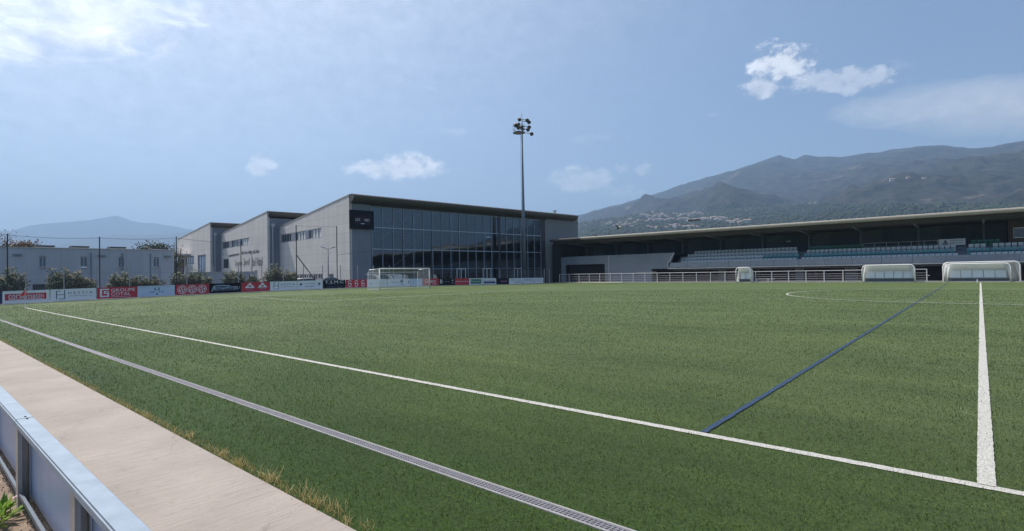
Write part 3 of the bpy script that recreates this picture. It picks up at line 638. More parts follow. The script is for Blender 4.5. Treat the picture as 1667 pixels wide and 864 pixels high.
# openings of the south walls: (v0, v1, z0, z1)
OPEN = [[(8.2, 23.1, 7.05, 8.35), (8.0, 17.6, 0, 2.05), (4.6, 5.9, 0, 2.0)],
        [(32.0, 47.3, 7.15, 8.42), (43.6, 46.8, 3.5, 5.2)],
        [(51.2, 57.0, 0.6, 6.3), (60.0, 67.0, 4.5, 6.4)]]
def wall_with_holes(mb, fr, a0, a1, ztop, holes, th, mi=0):
    """a wall in the a/z plane with rectangular holes; ztop(a) gives its sloping top"""
    xs = sorted({a0, a1, *[h[0] for h in holes], *[h[1] for h in holes]})
    for xa, xb in zip(xs, xs[1:]):
        hs = sorted([(h[2], h[3]) for h in holes if h[0] <= xa + 1e-6 and h[1] >= xb - 1e-6]); z = 0
        segs = []
        for (l, t) in hs: 
            if l > z: segs.append((z, l))
            z = t
        for (l, t) in segs: mb.hexa([fr(xa, 0, l), fr(xb, 0, l), fr(xb, th, l), fr(xa, th, l), fr(xa, 0, t), fr(xb, 0, t), fr(xb, th, t), fr(xa, th, t)], mi)
        mb.hexa([fr(xa, 0, z), fr(xb, 0, z), fr(xb, th, z), fr(xa, th, z), fr(xa, 0, ztop(xa)), fr(xb, 0, ztop(xb)), fr(xb, th, ztop(xb)), fr(xa, th, ztop(xa))], mi)
for k, (u0, u1, v0, v1, za, zb) in enumerate(VOLS):
    top = lambda v: za + (zb - za) * (v - v0) / (v1 - v0)
    mb = MB(); fr = lambda a, d, z: GF(u0 + d, a, z)
    wall_with_holes(mb, fr, v0, v1, top, OPEN[k], .35)
    # thin horizontal panel joints
    wl = mb.build('south_wall', M['concrete_light'], hall)
    if k == 0: wl['label'] = 'sunlit light grey end wall'
    mb = MB()
    mb.hexa([GF(u1 - .3, v0, 0), GF(u1 - .3, v1, 0), GF(u1, v1, 0), GF(u1, v0, 0), GF(u1 - .3, v0, top(v0)), GF(u1 - .3, v1, top(v1)), GF(u1, v1, top(v1)), GF(u1, v0, top(v0))])
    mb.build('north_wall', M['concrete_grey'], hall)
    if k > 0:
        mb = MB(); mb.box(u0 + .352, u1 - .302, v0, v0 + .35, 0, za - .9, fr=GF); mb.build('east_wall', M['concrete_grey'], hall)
        mb = MB(); mb.box(u0 + 4.2, u1 - 2, v0 - .06, v0 - .01, za - 2.3, za - 1.0, fr=GF)
        o = mb.build('clerestory_window', M['window_blue'], hall)
        m2 = MB()
        for q in range(int((u1 - u0) / 1.5)):
            uu = u0 + 4.2 + q * 1.5
            if uu < u1 - 2: m2.box(uu, uu + .08, v0 - .12, v0 - .062, za - 2.3, za - 1.0, fr=GF)
        m2.build('mullion', M['frame_grey'], o)
        m2 = MB(); m2.tube([GF(u0 + .75, v0 - .22, 0), GF(u0 + .75, v0 - .22, za - 2.3)], .11, 10); m2.box(u0 + .5, u0 + 1.0, v0 - .4, v0 - .01, za - 2.3, za - 1.8, fr=GF)
        m2.build('drainpipe', M['galv'], hall)
    # roof slab and front fascia
    mb = MB(); mb.hexa([GF(u0 - .05, v0, top(v0)), GF(u0 - .05, v1, top(v1)), GF(u1 + .05, v1, top(v1)), GF(u1 + .05, v0, top(v0)), GF(u0 - .05, v0, top(v0) + .14), GF(u0 - .05, v1, top(v1) + .14), GF(u1 + .05, v1, top(v1) + .14), GF(u1 + .05, v0, top(v0) + .14)])
    mb.build('roof', M['fascia_pale'], hall)
    mb = MB()
    ue = u1 - 1.4 if k == 0 else u1
    dp = 1.25 if k == 0 else .7; th = 1.0 if k == 0 else .85
    prof = [(0, za + .16), (-dp * .55, za + .16)]
    for q in range(9): a = math.pi / 2 * q / 8; prof.append((-dp * .55 - dp * .45 * math.sin(a), za + .16 - .32 * (1 - math.cos(a))))
    for q in range(1, 9): a = math.pi / 2 * q / 8; prof.append((-dp * math.cos(a) ** .8 if q < 8 else 0, za - .16 - (th - .3) * math.sin(a)))
    mb.prism(prof, lambda a, b, t: GF(t, v0 + a, b), u0 + .02, ue)
    mb.build('roof_edge', M['fascia'], hall, smooth=False)
# south wall windows
def window(fr, a0, a1, z0, z1, n, glass, frame, parent, d=.15, piers=0.0, name='window'):
    m1 = MB(); m1.hexa([fr(a0, d, z0), fr(a1, d, z0), fr(a1, d + .03, z0), fr(a0, d + .03, z0), fr(a0, d, z1), fr(a1, d, z1), fr(a1, d + .03, z1), fr(a0, d + .03, z1)])
    w = m1.build(name, glass, parent)
    m2 = MB(); s = .07
    def bx(p0, p1, q0, q1): m2.hexa([fr(p0, d - .06, q0), fr(p1, d - .06, q0), fr(p1, d - .002, q0), fr(p0, d - .002, q0), fr(p0, d - .06, q1), fr(p1, d - .06, q1), fr(p1, d - .002, q1), fr(p0, d - .002, q1)])
    bx(a0, a1, z0, z0 + s); bx(a0, a1, z1 - s, z1)
    for k in range(n + 1): c = a0 + (a1 - a0) * k / n; bx(max(a0, c - s / 2), min(a1, c + s / 2), z0 + s, z1 - s)
    m2.build('frame', frame, w); return w
F1 = lambda a, d, z: GF(0 + d, a, z); F2 = lambda a, d, z: GF(-1.85 + d, a, z); F3 = lambda a, d, z: GF(-3.7 + d, a, z)
M['curtain'] = material('white blinds', (.62, .62, .60), .7)
for j, (a0, a1) in enumerate([(8.3, 12.4), (13.6, 17.2), (18.9, 22.9)]):
    w = window(F1, a0, a1, 7.1, 8.3, 4, M['window'], M['frame_grey'], hall)
    mb = MB(); mb.hexa([F1(a0 + .4, .22, 7.2), F1(a1 - (.3 if j < 2 else 2.6), .22, 7.2), F1(a1 - (.3 if j < 2 else 2.6), .24, 7.2), F1(a0 + .4, .24, 7.2), F1(a0 + .4, .22, 8.3), F1(a1 - (.3 if j < 2 else 2.6), .22, 8.3), F1(a1 - (.3 if j < 2 else 2.6), .24, 8.3), F1(a0 + .4, .24, 8.3)])
    if j < 2: mb2 = MB(); [mb2.hexa([F1(p, .11, 7.17), F1(p + .62, .11, 7.17), F1(p + .62, .14, 7.17), F1(p, .14, 7.17), F1(p, .11, 8.23), F1(p + .62, .11, 8.23), F1(p + .62, .14, 8.23), F1(p, .14, 8.23)]) for p in (a0 + .15, a0 + 1.2, a0 + 2.2)]; mb2.build('blind', M['curtain'], w)
for j, (a0, a1) in enumerate([(32.2, 36.8), (38.0, 41.6), (43.2, 47.2)]):
    w = window(F2, a0, a1, 7.2, 8.37, 4, M['window'], M['frame_grey'], hall)
    if j == 0: mb2 = MB(); [mb2.hexa([F2(p, .11, 7.27), F2(p + .8, .11, 7.27), F2(p + .8, .14, 7.27), F2(p, .14, 7.27), F2(p, .11, 8.3), F2(p + .8, .11, 8.3), F2(p + .8, .14, 8.3), F2(p, .14, 8.3)]) for p in (a0 + .15, a0 + 1.3, a0 + 2.4)]; mb2.build('blind', M['curtain'], w)
for (a0, a1) in ((12.4, 13.6), (17.2, 18.9)):
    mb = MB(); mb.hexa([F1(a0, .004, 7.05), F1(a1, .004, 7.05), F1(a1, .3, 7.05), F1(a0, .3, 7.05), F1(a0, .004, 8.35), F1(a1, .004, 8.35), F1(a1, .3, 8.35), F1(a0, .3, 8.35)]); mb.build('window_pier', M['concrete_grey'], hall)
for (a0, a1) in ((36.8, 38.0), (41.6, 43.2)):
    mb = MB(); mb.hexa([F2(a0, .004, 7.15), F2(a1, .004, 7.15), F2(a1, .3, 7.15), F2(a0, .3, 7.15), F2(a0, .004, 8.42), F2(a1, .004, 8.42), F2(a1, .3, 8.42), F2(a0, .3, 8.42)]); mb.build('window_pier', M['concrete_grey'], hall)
window(F2, 43.65, 46.75, 3.55, 5.15, 1, M['window'], M['dark_steel'], hall)
window(F3, 51.3, 56.9, .65, 6.25, 3, M['window_blue'], M['frame_grey'], hall)
window(F3, 60.1, 66.9, 4.55, 6.35, 4, M['window_blue'], M['white'], hall)
for q in range(6): window(F1, 8.1 + q * 1.6, 9.55 + q * 1.6, .05, 2.0, 2, M['rust_door'], M['white'], hall, name='door')
window(F1, 4.65, 5.85, .02, 1.95, 2, M['window'], M['frame_grey'], hall, name='door')
for q in range(5):
    a = 9.55 + q * 1.6; mb = MB(); mb.hexa([F1(a, .02, 0), F1(a + .15, .02, 0), F1(a + .15, .3, 0), F1(a, .3, 0), F1(a, .02, 2.05), F1(a + .15, .02, 2.05), F1(a + .15, .3, 2.05), F1(a, .3, 2.05)]); mb.build('door_pier', M['concrete_light'], hall)
# entrance canopy at the far hall
mb = MB(); mb.box(-7.0, -3.72, 62.5, 74.2, 6.5, 6.85, fr=GF); mb.box(-6.8, -6.4, 62.7, 63.1, 0, 6.5, fr=GF); mb.box(-6.8, -6.4, 73.4, 73.8, 0, 6.5, fr=GF)
mb.build('entrance_canopy', M['concrete_light'], hall)
mb = MB(); mb.box(-3.9, -3.71, 68.3, 72.5, 0, 5.8, fr=GF); mb.build('entrance_door', M['rust_door'], hall)
# lettering on the second hall
mb = MB()
tf = lambda a, b, t: GF(-1.85 - .03, 48 - a, b)
for w_, a0, a1, z0, z1 in (('Complexe', 8.2, 12.2, 3.55, 4.75), ('Sportif', 12.8, 16.2, 3.5, 4.95), ('Paul', 16.9, 19.0, 3.6, 5.0), ('Natali', 19.4, 22.3, 3.6, 5.0)):
    text_mesh(mb, w_, tf, a0, a1, z0, z1, shear=.25)
mb.build('lettering', M['dark_steel'], hall)
mb = MB(); flat_poly(mb, [(4.6, 5.55), (10.6, 5.75), (10.6, 5.95), (4.6, 5.85)], tf)
r2 = random.Random(4); a = 12.0
while a < 20.3:
    w_ = r2.choice((.14, .3, .4)); h_ = r2.choice((.34, .45)); flat_poly(mb, [(a, 5.75), (a + w_, 5.75), (a + w_ * .8, 5.75 + h_), (a, 5.75 + h_)], tf); a += w_ + r2.choice((.12, .12, .5))
mb.build('sign_line', M['dark_steel'], hall)
# glass front
UG0, UG1 = 3.14, 35.15; BAY = (UG1 - UG0) / 20
mb = MB()
mb.box(0, UG0, 0.02, .35, 0, 10.9, fr=lambda u, v, z: GF(u + .352, v, z) if u == 0 else GF(u, v, z))
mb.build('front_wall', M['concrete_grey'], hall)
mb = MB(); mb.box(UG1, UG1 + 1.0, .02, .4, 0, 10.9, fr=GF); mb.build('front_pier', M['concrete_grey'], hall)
mb = MB(); n = 58; 
for q in range(n):
    u = 36.2 + q * (45.05 - 36.2 - .0) / n; w_ = (45.05 - 36.2) / n
    mb.box(u, u + w_ * .55, -.05, .3, 0, 11.75, fr=GF); mb.box(u + w_ * .55, u + w_, .0, .3, 0, 11.75, fr=GF)
mb.build('corrugated_cladding', material('corrugated grey cladding', (.30, .32, .33), .5, metal=.2), hall)
mb = MB()
for q in range(20):
    for (z0, z1) in ((0, 2.5), (2.5, 5.15), (5.15, 8.0), (8.0, 10.7)):
        mb.quad(GF(UG0 + q * BAY, .12, z0), GF(UG0 + (q + 1) * BAY, .12, z0), GF(UG0 + (q + 1) * BAY, .12, z1), GF(UG0 + q * BAY, .12, z1))
gl = mb.build('glass_front', M['glass'], hall, fix=False)
mb = MB()
for q in range(21):
    w_ = .045 if q not in (14,) else .16; uu = UG0 + q * BAY; mb.box(uu - w_ / 2, uu + w_ / 2, .0, .16, 0, 10.7, fr=GF)
for z_, h_ in ((8.0, .13), (5.15, .13), (10.7, .1)): mb.box(UG0, UG1, -.02, .14, z_ - h_ / 2, z_ + h_ / 2, fr=GF)
mb.box(UG0, UG1, .02, .14, 2.48, 2.54, fr=GF)
mb.build('glazing_bar', material('aluminium glazing bar', (.36, .42, .50), .4, metal=.2), hall)
mb = MB(); mb.box(UG1, UG1 + 1.0, -.06, .018, 0, 10.75, fr=GF); mb.box(UG0 + 13.92 * BAY, UG0 + 14.12 * BAY, -.05, .0, 2.5, 10.7, fr=GF); mb.build('dark_post', M['dark_steel'], hall)
mb = MB(); mb.box(UG0 - .02, UG1 + 1, -.3, .3, 10.76, 11.2, fr=GF); mb.build('soffit', M['soffit'], hall)
for c in (8.6, 12, 20.1):
    pass
for u in (16.95, 22.0, 28.65):
    m1 = MB(); 
    for du in (0, .8, 1.62): m1.box(u + du - .05, u + du + .05, -.05, .0, 0, 2.5, fr=GF)
    m1.box(u - .05, u + 1.67, -.05, .0, 2.42, 2.52, fr=GF)
    m1.build('door_frame', M['white'], hall)
# inside the first hall
mb = MB(); mb.box(.4, 44.7, .5, 23.2, -.2, .02, fr=GF); mb.build('hall_floor', material('hall floor', (.10, .075, .05), .4), hall)
mb = MB(); mb.box(.4, 44.7, 22.9, 23.3, 0, 9.4, fr=GF)
mb.build('hall_back_wall', material('hall back wall', (.16, .17, .18), .8), hall)
mb = MB()
for u in (3.6, 10.2, 16.8, 23.4, 30.0, 34.9):
    mb.bar(GF(u, .9, 0), GF(u, .9, 10.6), .22)
for (ua, ub) in ((3.6, 10.2), (28.4, 34.9)):
    mb.bar(GF(ua, .8, 5.6), GF(ub, .8, 10.4), .13); mb.bar(GF(ua, .8, 10.4), GF(ub, .8, 5.6), .13)
    mb.bar(GF(ua, .8, .6), GF(ub, .8, 5.4), .13)
mb.build('steel_frame', material('inner steel frame', (.40, .44, .48), .5), hall)
# scoreboard screen
sb = empty('display_screen', 'black display screen hung on the corner of the glass fronted hall', 'screen')
mb = MB(); mb.box(-.04, 3.3, -.28, -.02, 7.66, 10.05, fr=GF); mb.build('screen_case', M['black'], sb, bevel=.02)
mb = MB(); mb.box(.7, 2.7, -.292, -.281, 8.25, 9.4, fr=GF); mb.build('screen_panel', material('dark violet led panel', (.03, .012, .03), .6, spec=.2), sb)
mb = MB(); sf = lambda a, b, t: GF(a, -.298, b)
text_mesh(mb, 'LOC', sf, .70, 1.36, 8.66, 9.02); text_mesh(mb, 'VERT', sf, 1.9, 2.7, 8.66, 8.98)
flat_poly(mb, [(1.45, 8.32), (1.95, 8.32), (1.95, 8.40), (1.45, 8.40)], sf)
mb.build('screen_lettering', M['print_white'], sb)
# roof flue
fl = MB(); p = GF(44.35, 5, 0); fl.tube([(p[0], p[1], 11.2), (p[0], p[1], 13.2)], .2, 12); fl.tube([(p[0], p[1], 13.3), (p[0], p[1], 13.45)], .42, 12); fl.tube([(p[0], p[1], 13.19), (p[0], p[1], 13.31)], .1, 8)
fl.build('flue', M['galv'], hall)

# ------------------------------------------------------------------ low building on the left
lb = empty('low_building', 'flat roofed two storey grey building behind the shrubs on the left', 'building')
LX = -66.0
wins = [(-2.0, -1.3), (1.4, 2.1), (5.3 - .35, 5.55), (8.5, 9.25), (12.15, 12.85), (15.15, 15.85), (18.05, 18.7)]
wins = [(y0, y1) for (y0, y1) in [(2.6, 3.3), (5.35, 6.0)]] + [(onX(a, 430, LX)[0], onX(b, 430, LX)[0]) for a, b in ((64, 75), (131, 142), (193, 202), (250, 259))]
mb = MB(); wall_with_holes(mb, lambda a, d, z: (LX - d, a, z), -30, 19.95, lambda a: 4.74, [(a, b, 2.95, 4.0) for a, b in wins], .3)
mb.box(LX - 12, LX - .3, 19.65, 19.95, 0, 4.74); mb.box(LX - 12, LX - .3, -30, 19.65, 4.3, 4.6)
mb.build('wall', M['concrete_block'], lb)
mb = MB(); mb.box(LX - .34, LX + .05, -30, 20.0, 4.742, 4.83); mb.build('roof_coping', M['kerb'], lb)
for a, b in wins:
    w = window(lambda p, d, z: (LX - d, p, z), a, b, 3.0, 3.95, 2, M['window_blue'], M['frame_grey'], lb, d=.12)
    m2 = MB(); m2.box(LX - .05, LX + .09, a - .06, b + .06, 2.87, 2.948); m2.build('sill', M['concrete_light'], w)
for x in (72, 129, 190, 257):
    y = onX(x, 402, LX - 1.5)[0]; mb = MB(); mb.box(LX - 2.1, LX - 1.0, y - .62, y + .62, 4.6, 4.92, 0); mb.box(LX - 2.2, LX - .9, y - .7, y + .7, 4.93, 5.08, 1); mb.build('roof_vent', [M['white'], M['dark_steel']], lb)
for x in (148, 199, 245, 260): 
    y = onX(x, 430, LX)[0]; mb = MB(); mb.tube([(LX + .05, y, .2), (LX + .05, y, 4.4 if x != 260 else 2.9)], .045, 6); mb.build('downpipe', M['concrete_grey'], lb)
for x in (28, 165, 272):
    y = onX(x, 415, LX)[0]; mb = MB(); mb.box(LX + .0, LX + .2, y - .3, y + .3, 4.05, 4.17); mb.build('wall_lamp', M['concrete_grey'], lb)
mb = MB(); y0 = onX(66, 470, LX)[0]; mb.box(LX + .01, LX + .1, y0 - .55, y0 + .55, .1, 1.4, 0); mb.build('wall_door', M['dark_steel'], lb)
yw0, yw1 = onX(301, 445, -62)[0], onX(415, 445, -62)[0]
mb = MB(); mb.box(-62.25, -62, yw0, yw1 - .1, -.1, 2.3, 0); mb.box(-62.3, -61.95, yw0, yw1 - .1, 2.303, 2.37, 1)
tag(mb.build('garden_wall', [M['concrete_block'], M['kerb']]), 'low plain grey wall behind the shrubs in front of the sports hall', 'wall')
mb = MB(); mb.box(-62.35, -61.9, yw1 - .08, yw1 + .25, -.1, 2.55); tag(mb.build('gate_pillar', M['concrete_light'], bevel=.02), 'pale pillar at the right end of the low grey wall', 'pillar')

# unseen pale blocks added to give the glass front its bright reflected strip
for k, (bx, by, bw, hh_, la) in enumerate([(128, 238, 22, 20.5, 'pale block added out of view for the glass reflection, northernmost of three'), (156, 222, 20, 23, 'pale block added out of view for the glass reflection, middle of three'), (182, 200, 26, 21.5, 'pale block added out of view for the glass reflection, southernmost of three')]):
    ab = empty('reflection_block', la, 'added block', 'added blocks beyond the stand', loc=(bx, by, 0), rz=R_(-35))
    mb = MB(); mb.box(-bw / 2, bw / 2, 0, 12, 0, hh_); mb.build('wall', M['house_wall'], ab)
    mb = MB(); mb.box(-bw / 2 - .3, bw / 2 + .3, -.3, 12.3, hh_ + .01, hh_ + .5); mb.build('roof', M['house_roof'], ab)
    for zf in range(5):
        for xf in range(int(bw / 3.4)):
            mb = MB(); x0 = -bw / 2 + 1.2 + xf * 3.4; mb.box(x0, x0 + 1.4, -.04, .05, 1 + zf * 3.1, 2.6 + zf * 3.1); mb.build('window', M['window'], ab)

# ------------------------------------------------------------------ advertising boards
def make_board(px0, px1, base, label, draw):
    """draw(letters) -> lettering in a (0..w) and b (0..h)"""
    y0 = onX(px0, 465, BX)[0]; y1 = onX(px1, 465, BX)[0] - .03; w = y1 - y0; ym = (y0 + y1) / 2; z0 = gz(BX, ym) + .075; h = .86
    b = empty('advertising_board', label, 'advertising board', 'advertising boards along the goal end', loc=(BX, y0, z0))
    g0 = gz(BX, y0); g1 = gz(BX, y1); sl_ = (g1 - g0) / w
    zz = lambda a: (a - w / 2) * sl_
    mb = MB(); mb.hexa([(-.03, 0, zz(0)), (0, 0, zz(0)), (0, w, zz(w)), (-.03, w, zz(w)), (-.03, 0, zz(0) + h), (0, 0, zz(0) + h), (0, w, zz(w) + h), (-.03, w, zz(w) + h)]); mb.build('panel', base, b)
    for q in (0.08, w / 2, w - .08): mb = MB(); mb.box(-.09, -.032, q - .03, q + .03, -.25, h - .02 - (abs(sl_) * w / 2)); mb.build('board_post', M['galv'], b)
    groups = {}
    def L(mat):
        if mat not in groups: groups[mat] = MB()
        return groups[mat]
    fr = lambda a, bb, t=0: (.004 + t, a, bb + zz(a))
    draw(L, fr, w, h)
    for mat, m_ in groups.items():
        if m_.v: m_.build('lettering', M[mat], b, fix=False)
    return b
def bars(mb, fr, a0, a1, b0, b1, r, t=.001):
    a = a0
    while a < a1 - .02:
        w = r.choice((.03, .045, .06)); flat_poly(mb, [(a, b0), (a + w, b0), (a + w, b1 * r.uniform(.85, 1) + b0 * 0), (a, b1)], fr, t); a += w + r.choice((.025, .025, .025, .07))
def rect(mb, fr, a0, a1, b0, b1, t=0.0): 
    n = max(1, int((a1 - a0) / 1)); 
    for i in range(n): x0 = a0 + (a1 - a0) * i / n; x1 = a0 + (a1 - a0) * (i + 1) / n; flat_poly(mb, [(x0, b0), (x1, b0), (x1, b1), (x0, b1)], fr, t)
def d_plain(L, fr, w, h): pass
def d_matin(L, fr, w, h):
    rect(L('red'), fr, .12, w * .93, .2, .66)
    text_mesh(L('print_white'), 'corse', fr, .3, w * .47, .32, .60, t=.004); text_mesh(L('print_white'), 'matin', fr, w * .49, w * .87, .32, .64, t=.004)
    rect(L('print_white'), fr, .3, w * .87, .235, .275, .004)
def d_hestia(L, fr, w, h):
    x0, x1 = w * .12, w * .31
    m = L('navy'); rect(m, fr, x0, x0 + .05, .12, .74); rect(m, fr, x1 - .05, x1, .12, .78); rect(m, fr, x0 + .051, x0 + .25, .70, .74); rect(m, fr, x0 + .16, x1 - .051, .12, .16)
    rect(m, fr, x0 + .051, x1 - .051, .43, .47)
    text_mesh(L('navy'), 'HESTIA', fr, w * .38, w * .92, .46, .64, spacing=1.7)
    r = random.Random(2); bars(L('text_grey'), fr, w * .38, w * .92, .30, .36, r)
def d_cotal(L, fr, w, h):
    m = L('print_white'); s = w * .07; e = w * .29
    rect(m, fr, s, e, .66, .76); rect(m, fr, s, s + .12, .12, .66); rect(m, fr, s + .12, e, .12, .22); rect(m, fr, e - .1, e, .22, .46); rect(m, fr, s + .24, e - .1, .37, .46); rect(m, fr, s + .24, s + .33, .46, .56); rect(m, fr, s + .24, e, .53, .58, .001)
    text_mesh(m, 'GROUPE', fr, w * .34, w * .95, .50, .74); text_mesh(m, 'COTAL', fr, w * .34, w * .83, .2, .44); rect(m, fr, w * .34, w * .85, .10, .12)
def d_crest(L, fr, w, h):
    r = random.Random(5); bars(L('text_grey'), fr, w * .08, w * .94, .76, .79, r)
    m = L('navy'); c = w * .51
    flat_poly(m, [(c - .22, .66), (c - .14, .66), (c - .05, .47), (c - .14, .47)], fr); flat_poly(m, [(c + .22, .66), (c + .14, .66), (c + .05, .47), (c + .14, .47)], fr)
    flat_poly(m, [(c - .06, .12), (c + .06, .12), (c + .08, .18), (c, .24), (c - .08, .18)], fr)
    bars(L('mid_blue'), fr, w * .31, w * .45, .28, .42, r); bars(L('mid_blue'), fr, w * .57, w * .71, .28, .42, r)
    bars(L('mid_blue'), fr, w * .05, w * .2, .12, .15, r); bars(L('mid_blue'), fr, w * .72, w * .96, .16, .19, r)
def d_circles(L, fr, w, h):
    m = L('print_white')
    for k in range(3):
        c = w * (.19 + .30 * k); ring(m, c, .43, .36, .32, fr, n=22); ring(m, c, .43, .24, .21, fr, n=18)
        for a in (20, 110, 200, 290): q = R_(a); flat_poly(m, [(c, .43), (c + .26 * math.cos(q - .35), .40 + .2 * math.sin(q - .35)), (c + .27 * math.cos(q + .1), .40 + .24 * math.sin(q + .1))], fr, .001)
def d_bona(L, fr, w, h):
    text_mesh(L('print_blue'), 'BONAPPITEEU', fr, w * .14, w * .96, .3, .56); m = L('print_blue')
    rect(m, fr, w * .14, w * .65, .62, .67); rect(m, fr, w * .1, w * .92, .23, .245); flat_poly(m, [(w * .06, .16), (w * .08, .16), (w * .15, .6), (w * .12, .6)], fr)
    rect(L('mid_blue'), fr, w * .2, w * .5, .7, .73)
def d_tri(L, fr, w, h):
    m = L('print_white')
    for k in range(2):
        c = w * (.29 + .45 * k); flat_poly(m, [(c - .46, .34), (c + .46, .34), (c + .28, .56), (c - .28, .56)], fr); flat_poly(m, [(c - .24, .60), (c + .24, .60), (c, .82)], fr)
        flat_poly(L('red'), [(c - .16, .42), (c + .16, .42), (c, .58)], fr, .003); rect(L('text_grey'), fr, c - .3, c + .3, .2, .26)
def d_services(L, fr, w, h):
    r = random.Random(9); m = L('navy')
    for c in (w * .11, w * .85): flat_poly(m, [(c - .1, .42), (c + .14, .42), (c + .18, .6), (c - .04, .62)], fr); rect(L('mid_blue'), fr, c - .1, c + .14, .3, .33)
    bars(L('mid_blue'), fr, w * .27, w * .74, .52, .60, r); bars(L('mid_blue'), fr, w * .3, w * .68, .24, .33, r)
def d_tsmc(L, fr, w, h):
    text_mesh(L('print_white'), 'T.S.M.C', fr, w * .08, w * .92, .50, .80); r = random.Random(3)
    bars(L('mid_blue'), fr, w * .25, w * .7, .38, .42, r); bars(L('mid_blue'), fr, w * .15, w * .9, .2, .24, r); rect(L('text_grey'), fr, w * .15, w * .9, .1, .115)
def d_sss(L, fr, w, h):
    m = L('print_white')
    for k in range(3):
        c = w * (.19 + .31 * k); s = .22; ring(m, c, .60, .2, .13, fr, n=12, a0=.1, a1=5.4); ring(m, c, .27, .2, .13, fr, n=12, a0=2.8, a1=2.8 + 5.4); rect(m, fr, c - .2, c + .2, .4, .47, .001)
def d_thin(L, fr, w, h):
    r = random.Random(11); m = L('text_grey'); flat_poly(m, [(w * .13, .5), (w * .16, .5), (w * .2, .25), (w * .18, .25)], fr); flat_poly(m, [(w * .25, .5), (w * .22, .5), (w * .19, .25), (w * .21, .25)], fr); rect(m, fr, w * .3, w * .62, .42, .435)
    bars(m, fr, w * .7, w * .88, .5, .56, r); bars(m, fr, w * .72, w * .92, .3, .36, r)
def d_rep(L, fr, w, h):
    text_mesh(L('navy'), 'repaldor', fr, w * .15, w * .52, .4, .58); m = L('navy'); ring(m, w * .62, .58, .19, .0, fr, n=18); ring(L('print_white'), w * .63, .6, .08, .04, fr, t=.002, n=10); bars(m, fr, w * .56, w * .72, .16, .26, random.Random(4)); bars(L('text_grey'), fr, w * .24, w * .36, .22, .25, random.Random(1))
    flat_poly(L('mid_blue'), [(w * .9, .3), (w * .95, .3), (w * .97, .6), (w * .93, .66)], fr)
def d_blue(L, fr, w, h): r = random.Random(8); bars(L('mid_blue'), fr, w * .2, w * .75, .55, .6, r); bars(L('mid_blue'), fr, w * .25, w * .7, .4, .44, r)
def d_geant(L, fr, w, h): text_mesh(L('print_white'), 'Geant', fr, w * .12, w * .82, .34, .76); rect(L('print_white'), fr, w * .58, w * .86, .15, .2)
def d_b(L, fr, w, h): 
    text_mesh(L('print_white'), 'B', fr, w * .06, w * .22, .22, .72); rect(L('text_grey'), fr, w * .3, w * .7, .42, .46); ring(L('print_white'), w * .86, .6, .1, .03, fr, n=12); bars(L('text_grey'), fr, w * .78, w * .95, .2, .34, random.Random(4))
def d_euro(L, fr, w, h): text_mesh(L('print_white'), 'Eurocommerce', fr, w * .05, w * .95, .38, .56)
def d_europcar(L, fr, w, h): rect(L('green_print'), fr, w * .1, w * .9, .12, .74); text_mesh(L('print_white'), 'Europcar', fr, w * .15, w * .86, .28, .58, t=.004)
def d_navy(L, fr, w, h): 
    rect(L('navy'), fr, w * .05, w * .94, .14, .42); r = random.Random(6); bars(L('purple_dark'), fr, w * .2, w * .88, .55, .64, r); rect(L('navy'), fr, w * .12, w * .17, .52, .7); rect(L('text_grey'), fr, w * .2, w * .8, .26, .29, .003)
def d_darkb(L, fr, w, h): rect(L('purple_dark'), fr, w * .3, w * .9, .25, .6); bars(L('text_grey'), fr, w * .35, w * .8, .34, .4, random.Random(2), .003)
def d_long(L, fr, w, h):
    r = random.Random(12); m = L('mid_blue'); bars(m, fr, w * .05, w * .14, .55, .68, r); bars(m, fr, w * .17, w * .33, .6, .66, r)
    for q in range(4): bars(L('text_grey'), fr, w * .17, w * .33, .15 + q * .1, .2 + q * .1, r)
    bars(m, fr, w * .40, w * .68, .5, .64, r); bars(L('text_grey'), fr, w * .4, w * .66, .36, .4, r)
    flat_poly(L('navy'), [(w * .35, .05), (w * .4, .05), (w * .36, .2)], fr); bars(m, fr, w * .74, w * .95, .55, .6, r); bars(m, fr, w * .76, w * .95, .4, .44, r); rect(L('navy'), fr, w * .7, w * .71, .1, .5)
W_ = M['print_white']; B_ = M['print_blue']; RD = M['red']; BK = M['black']
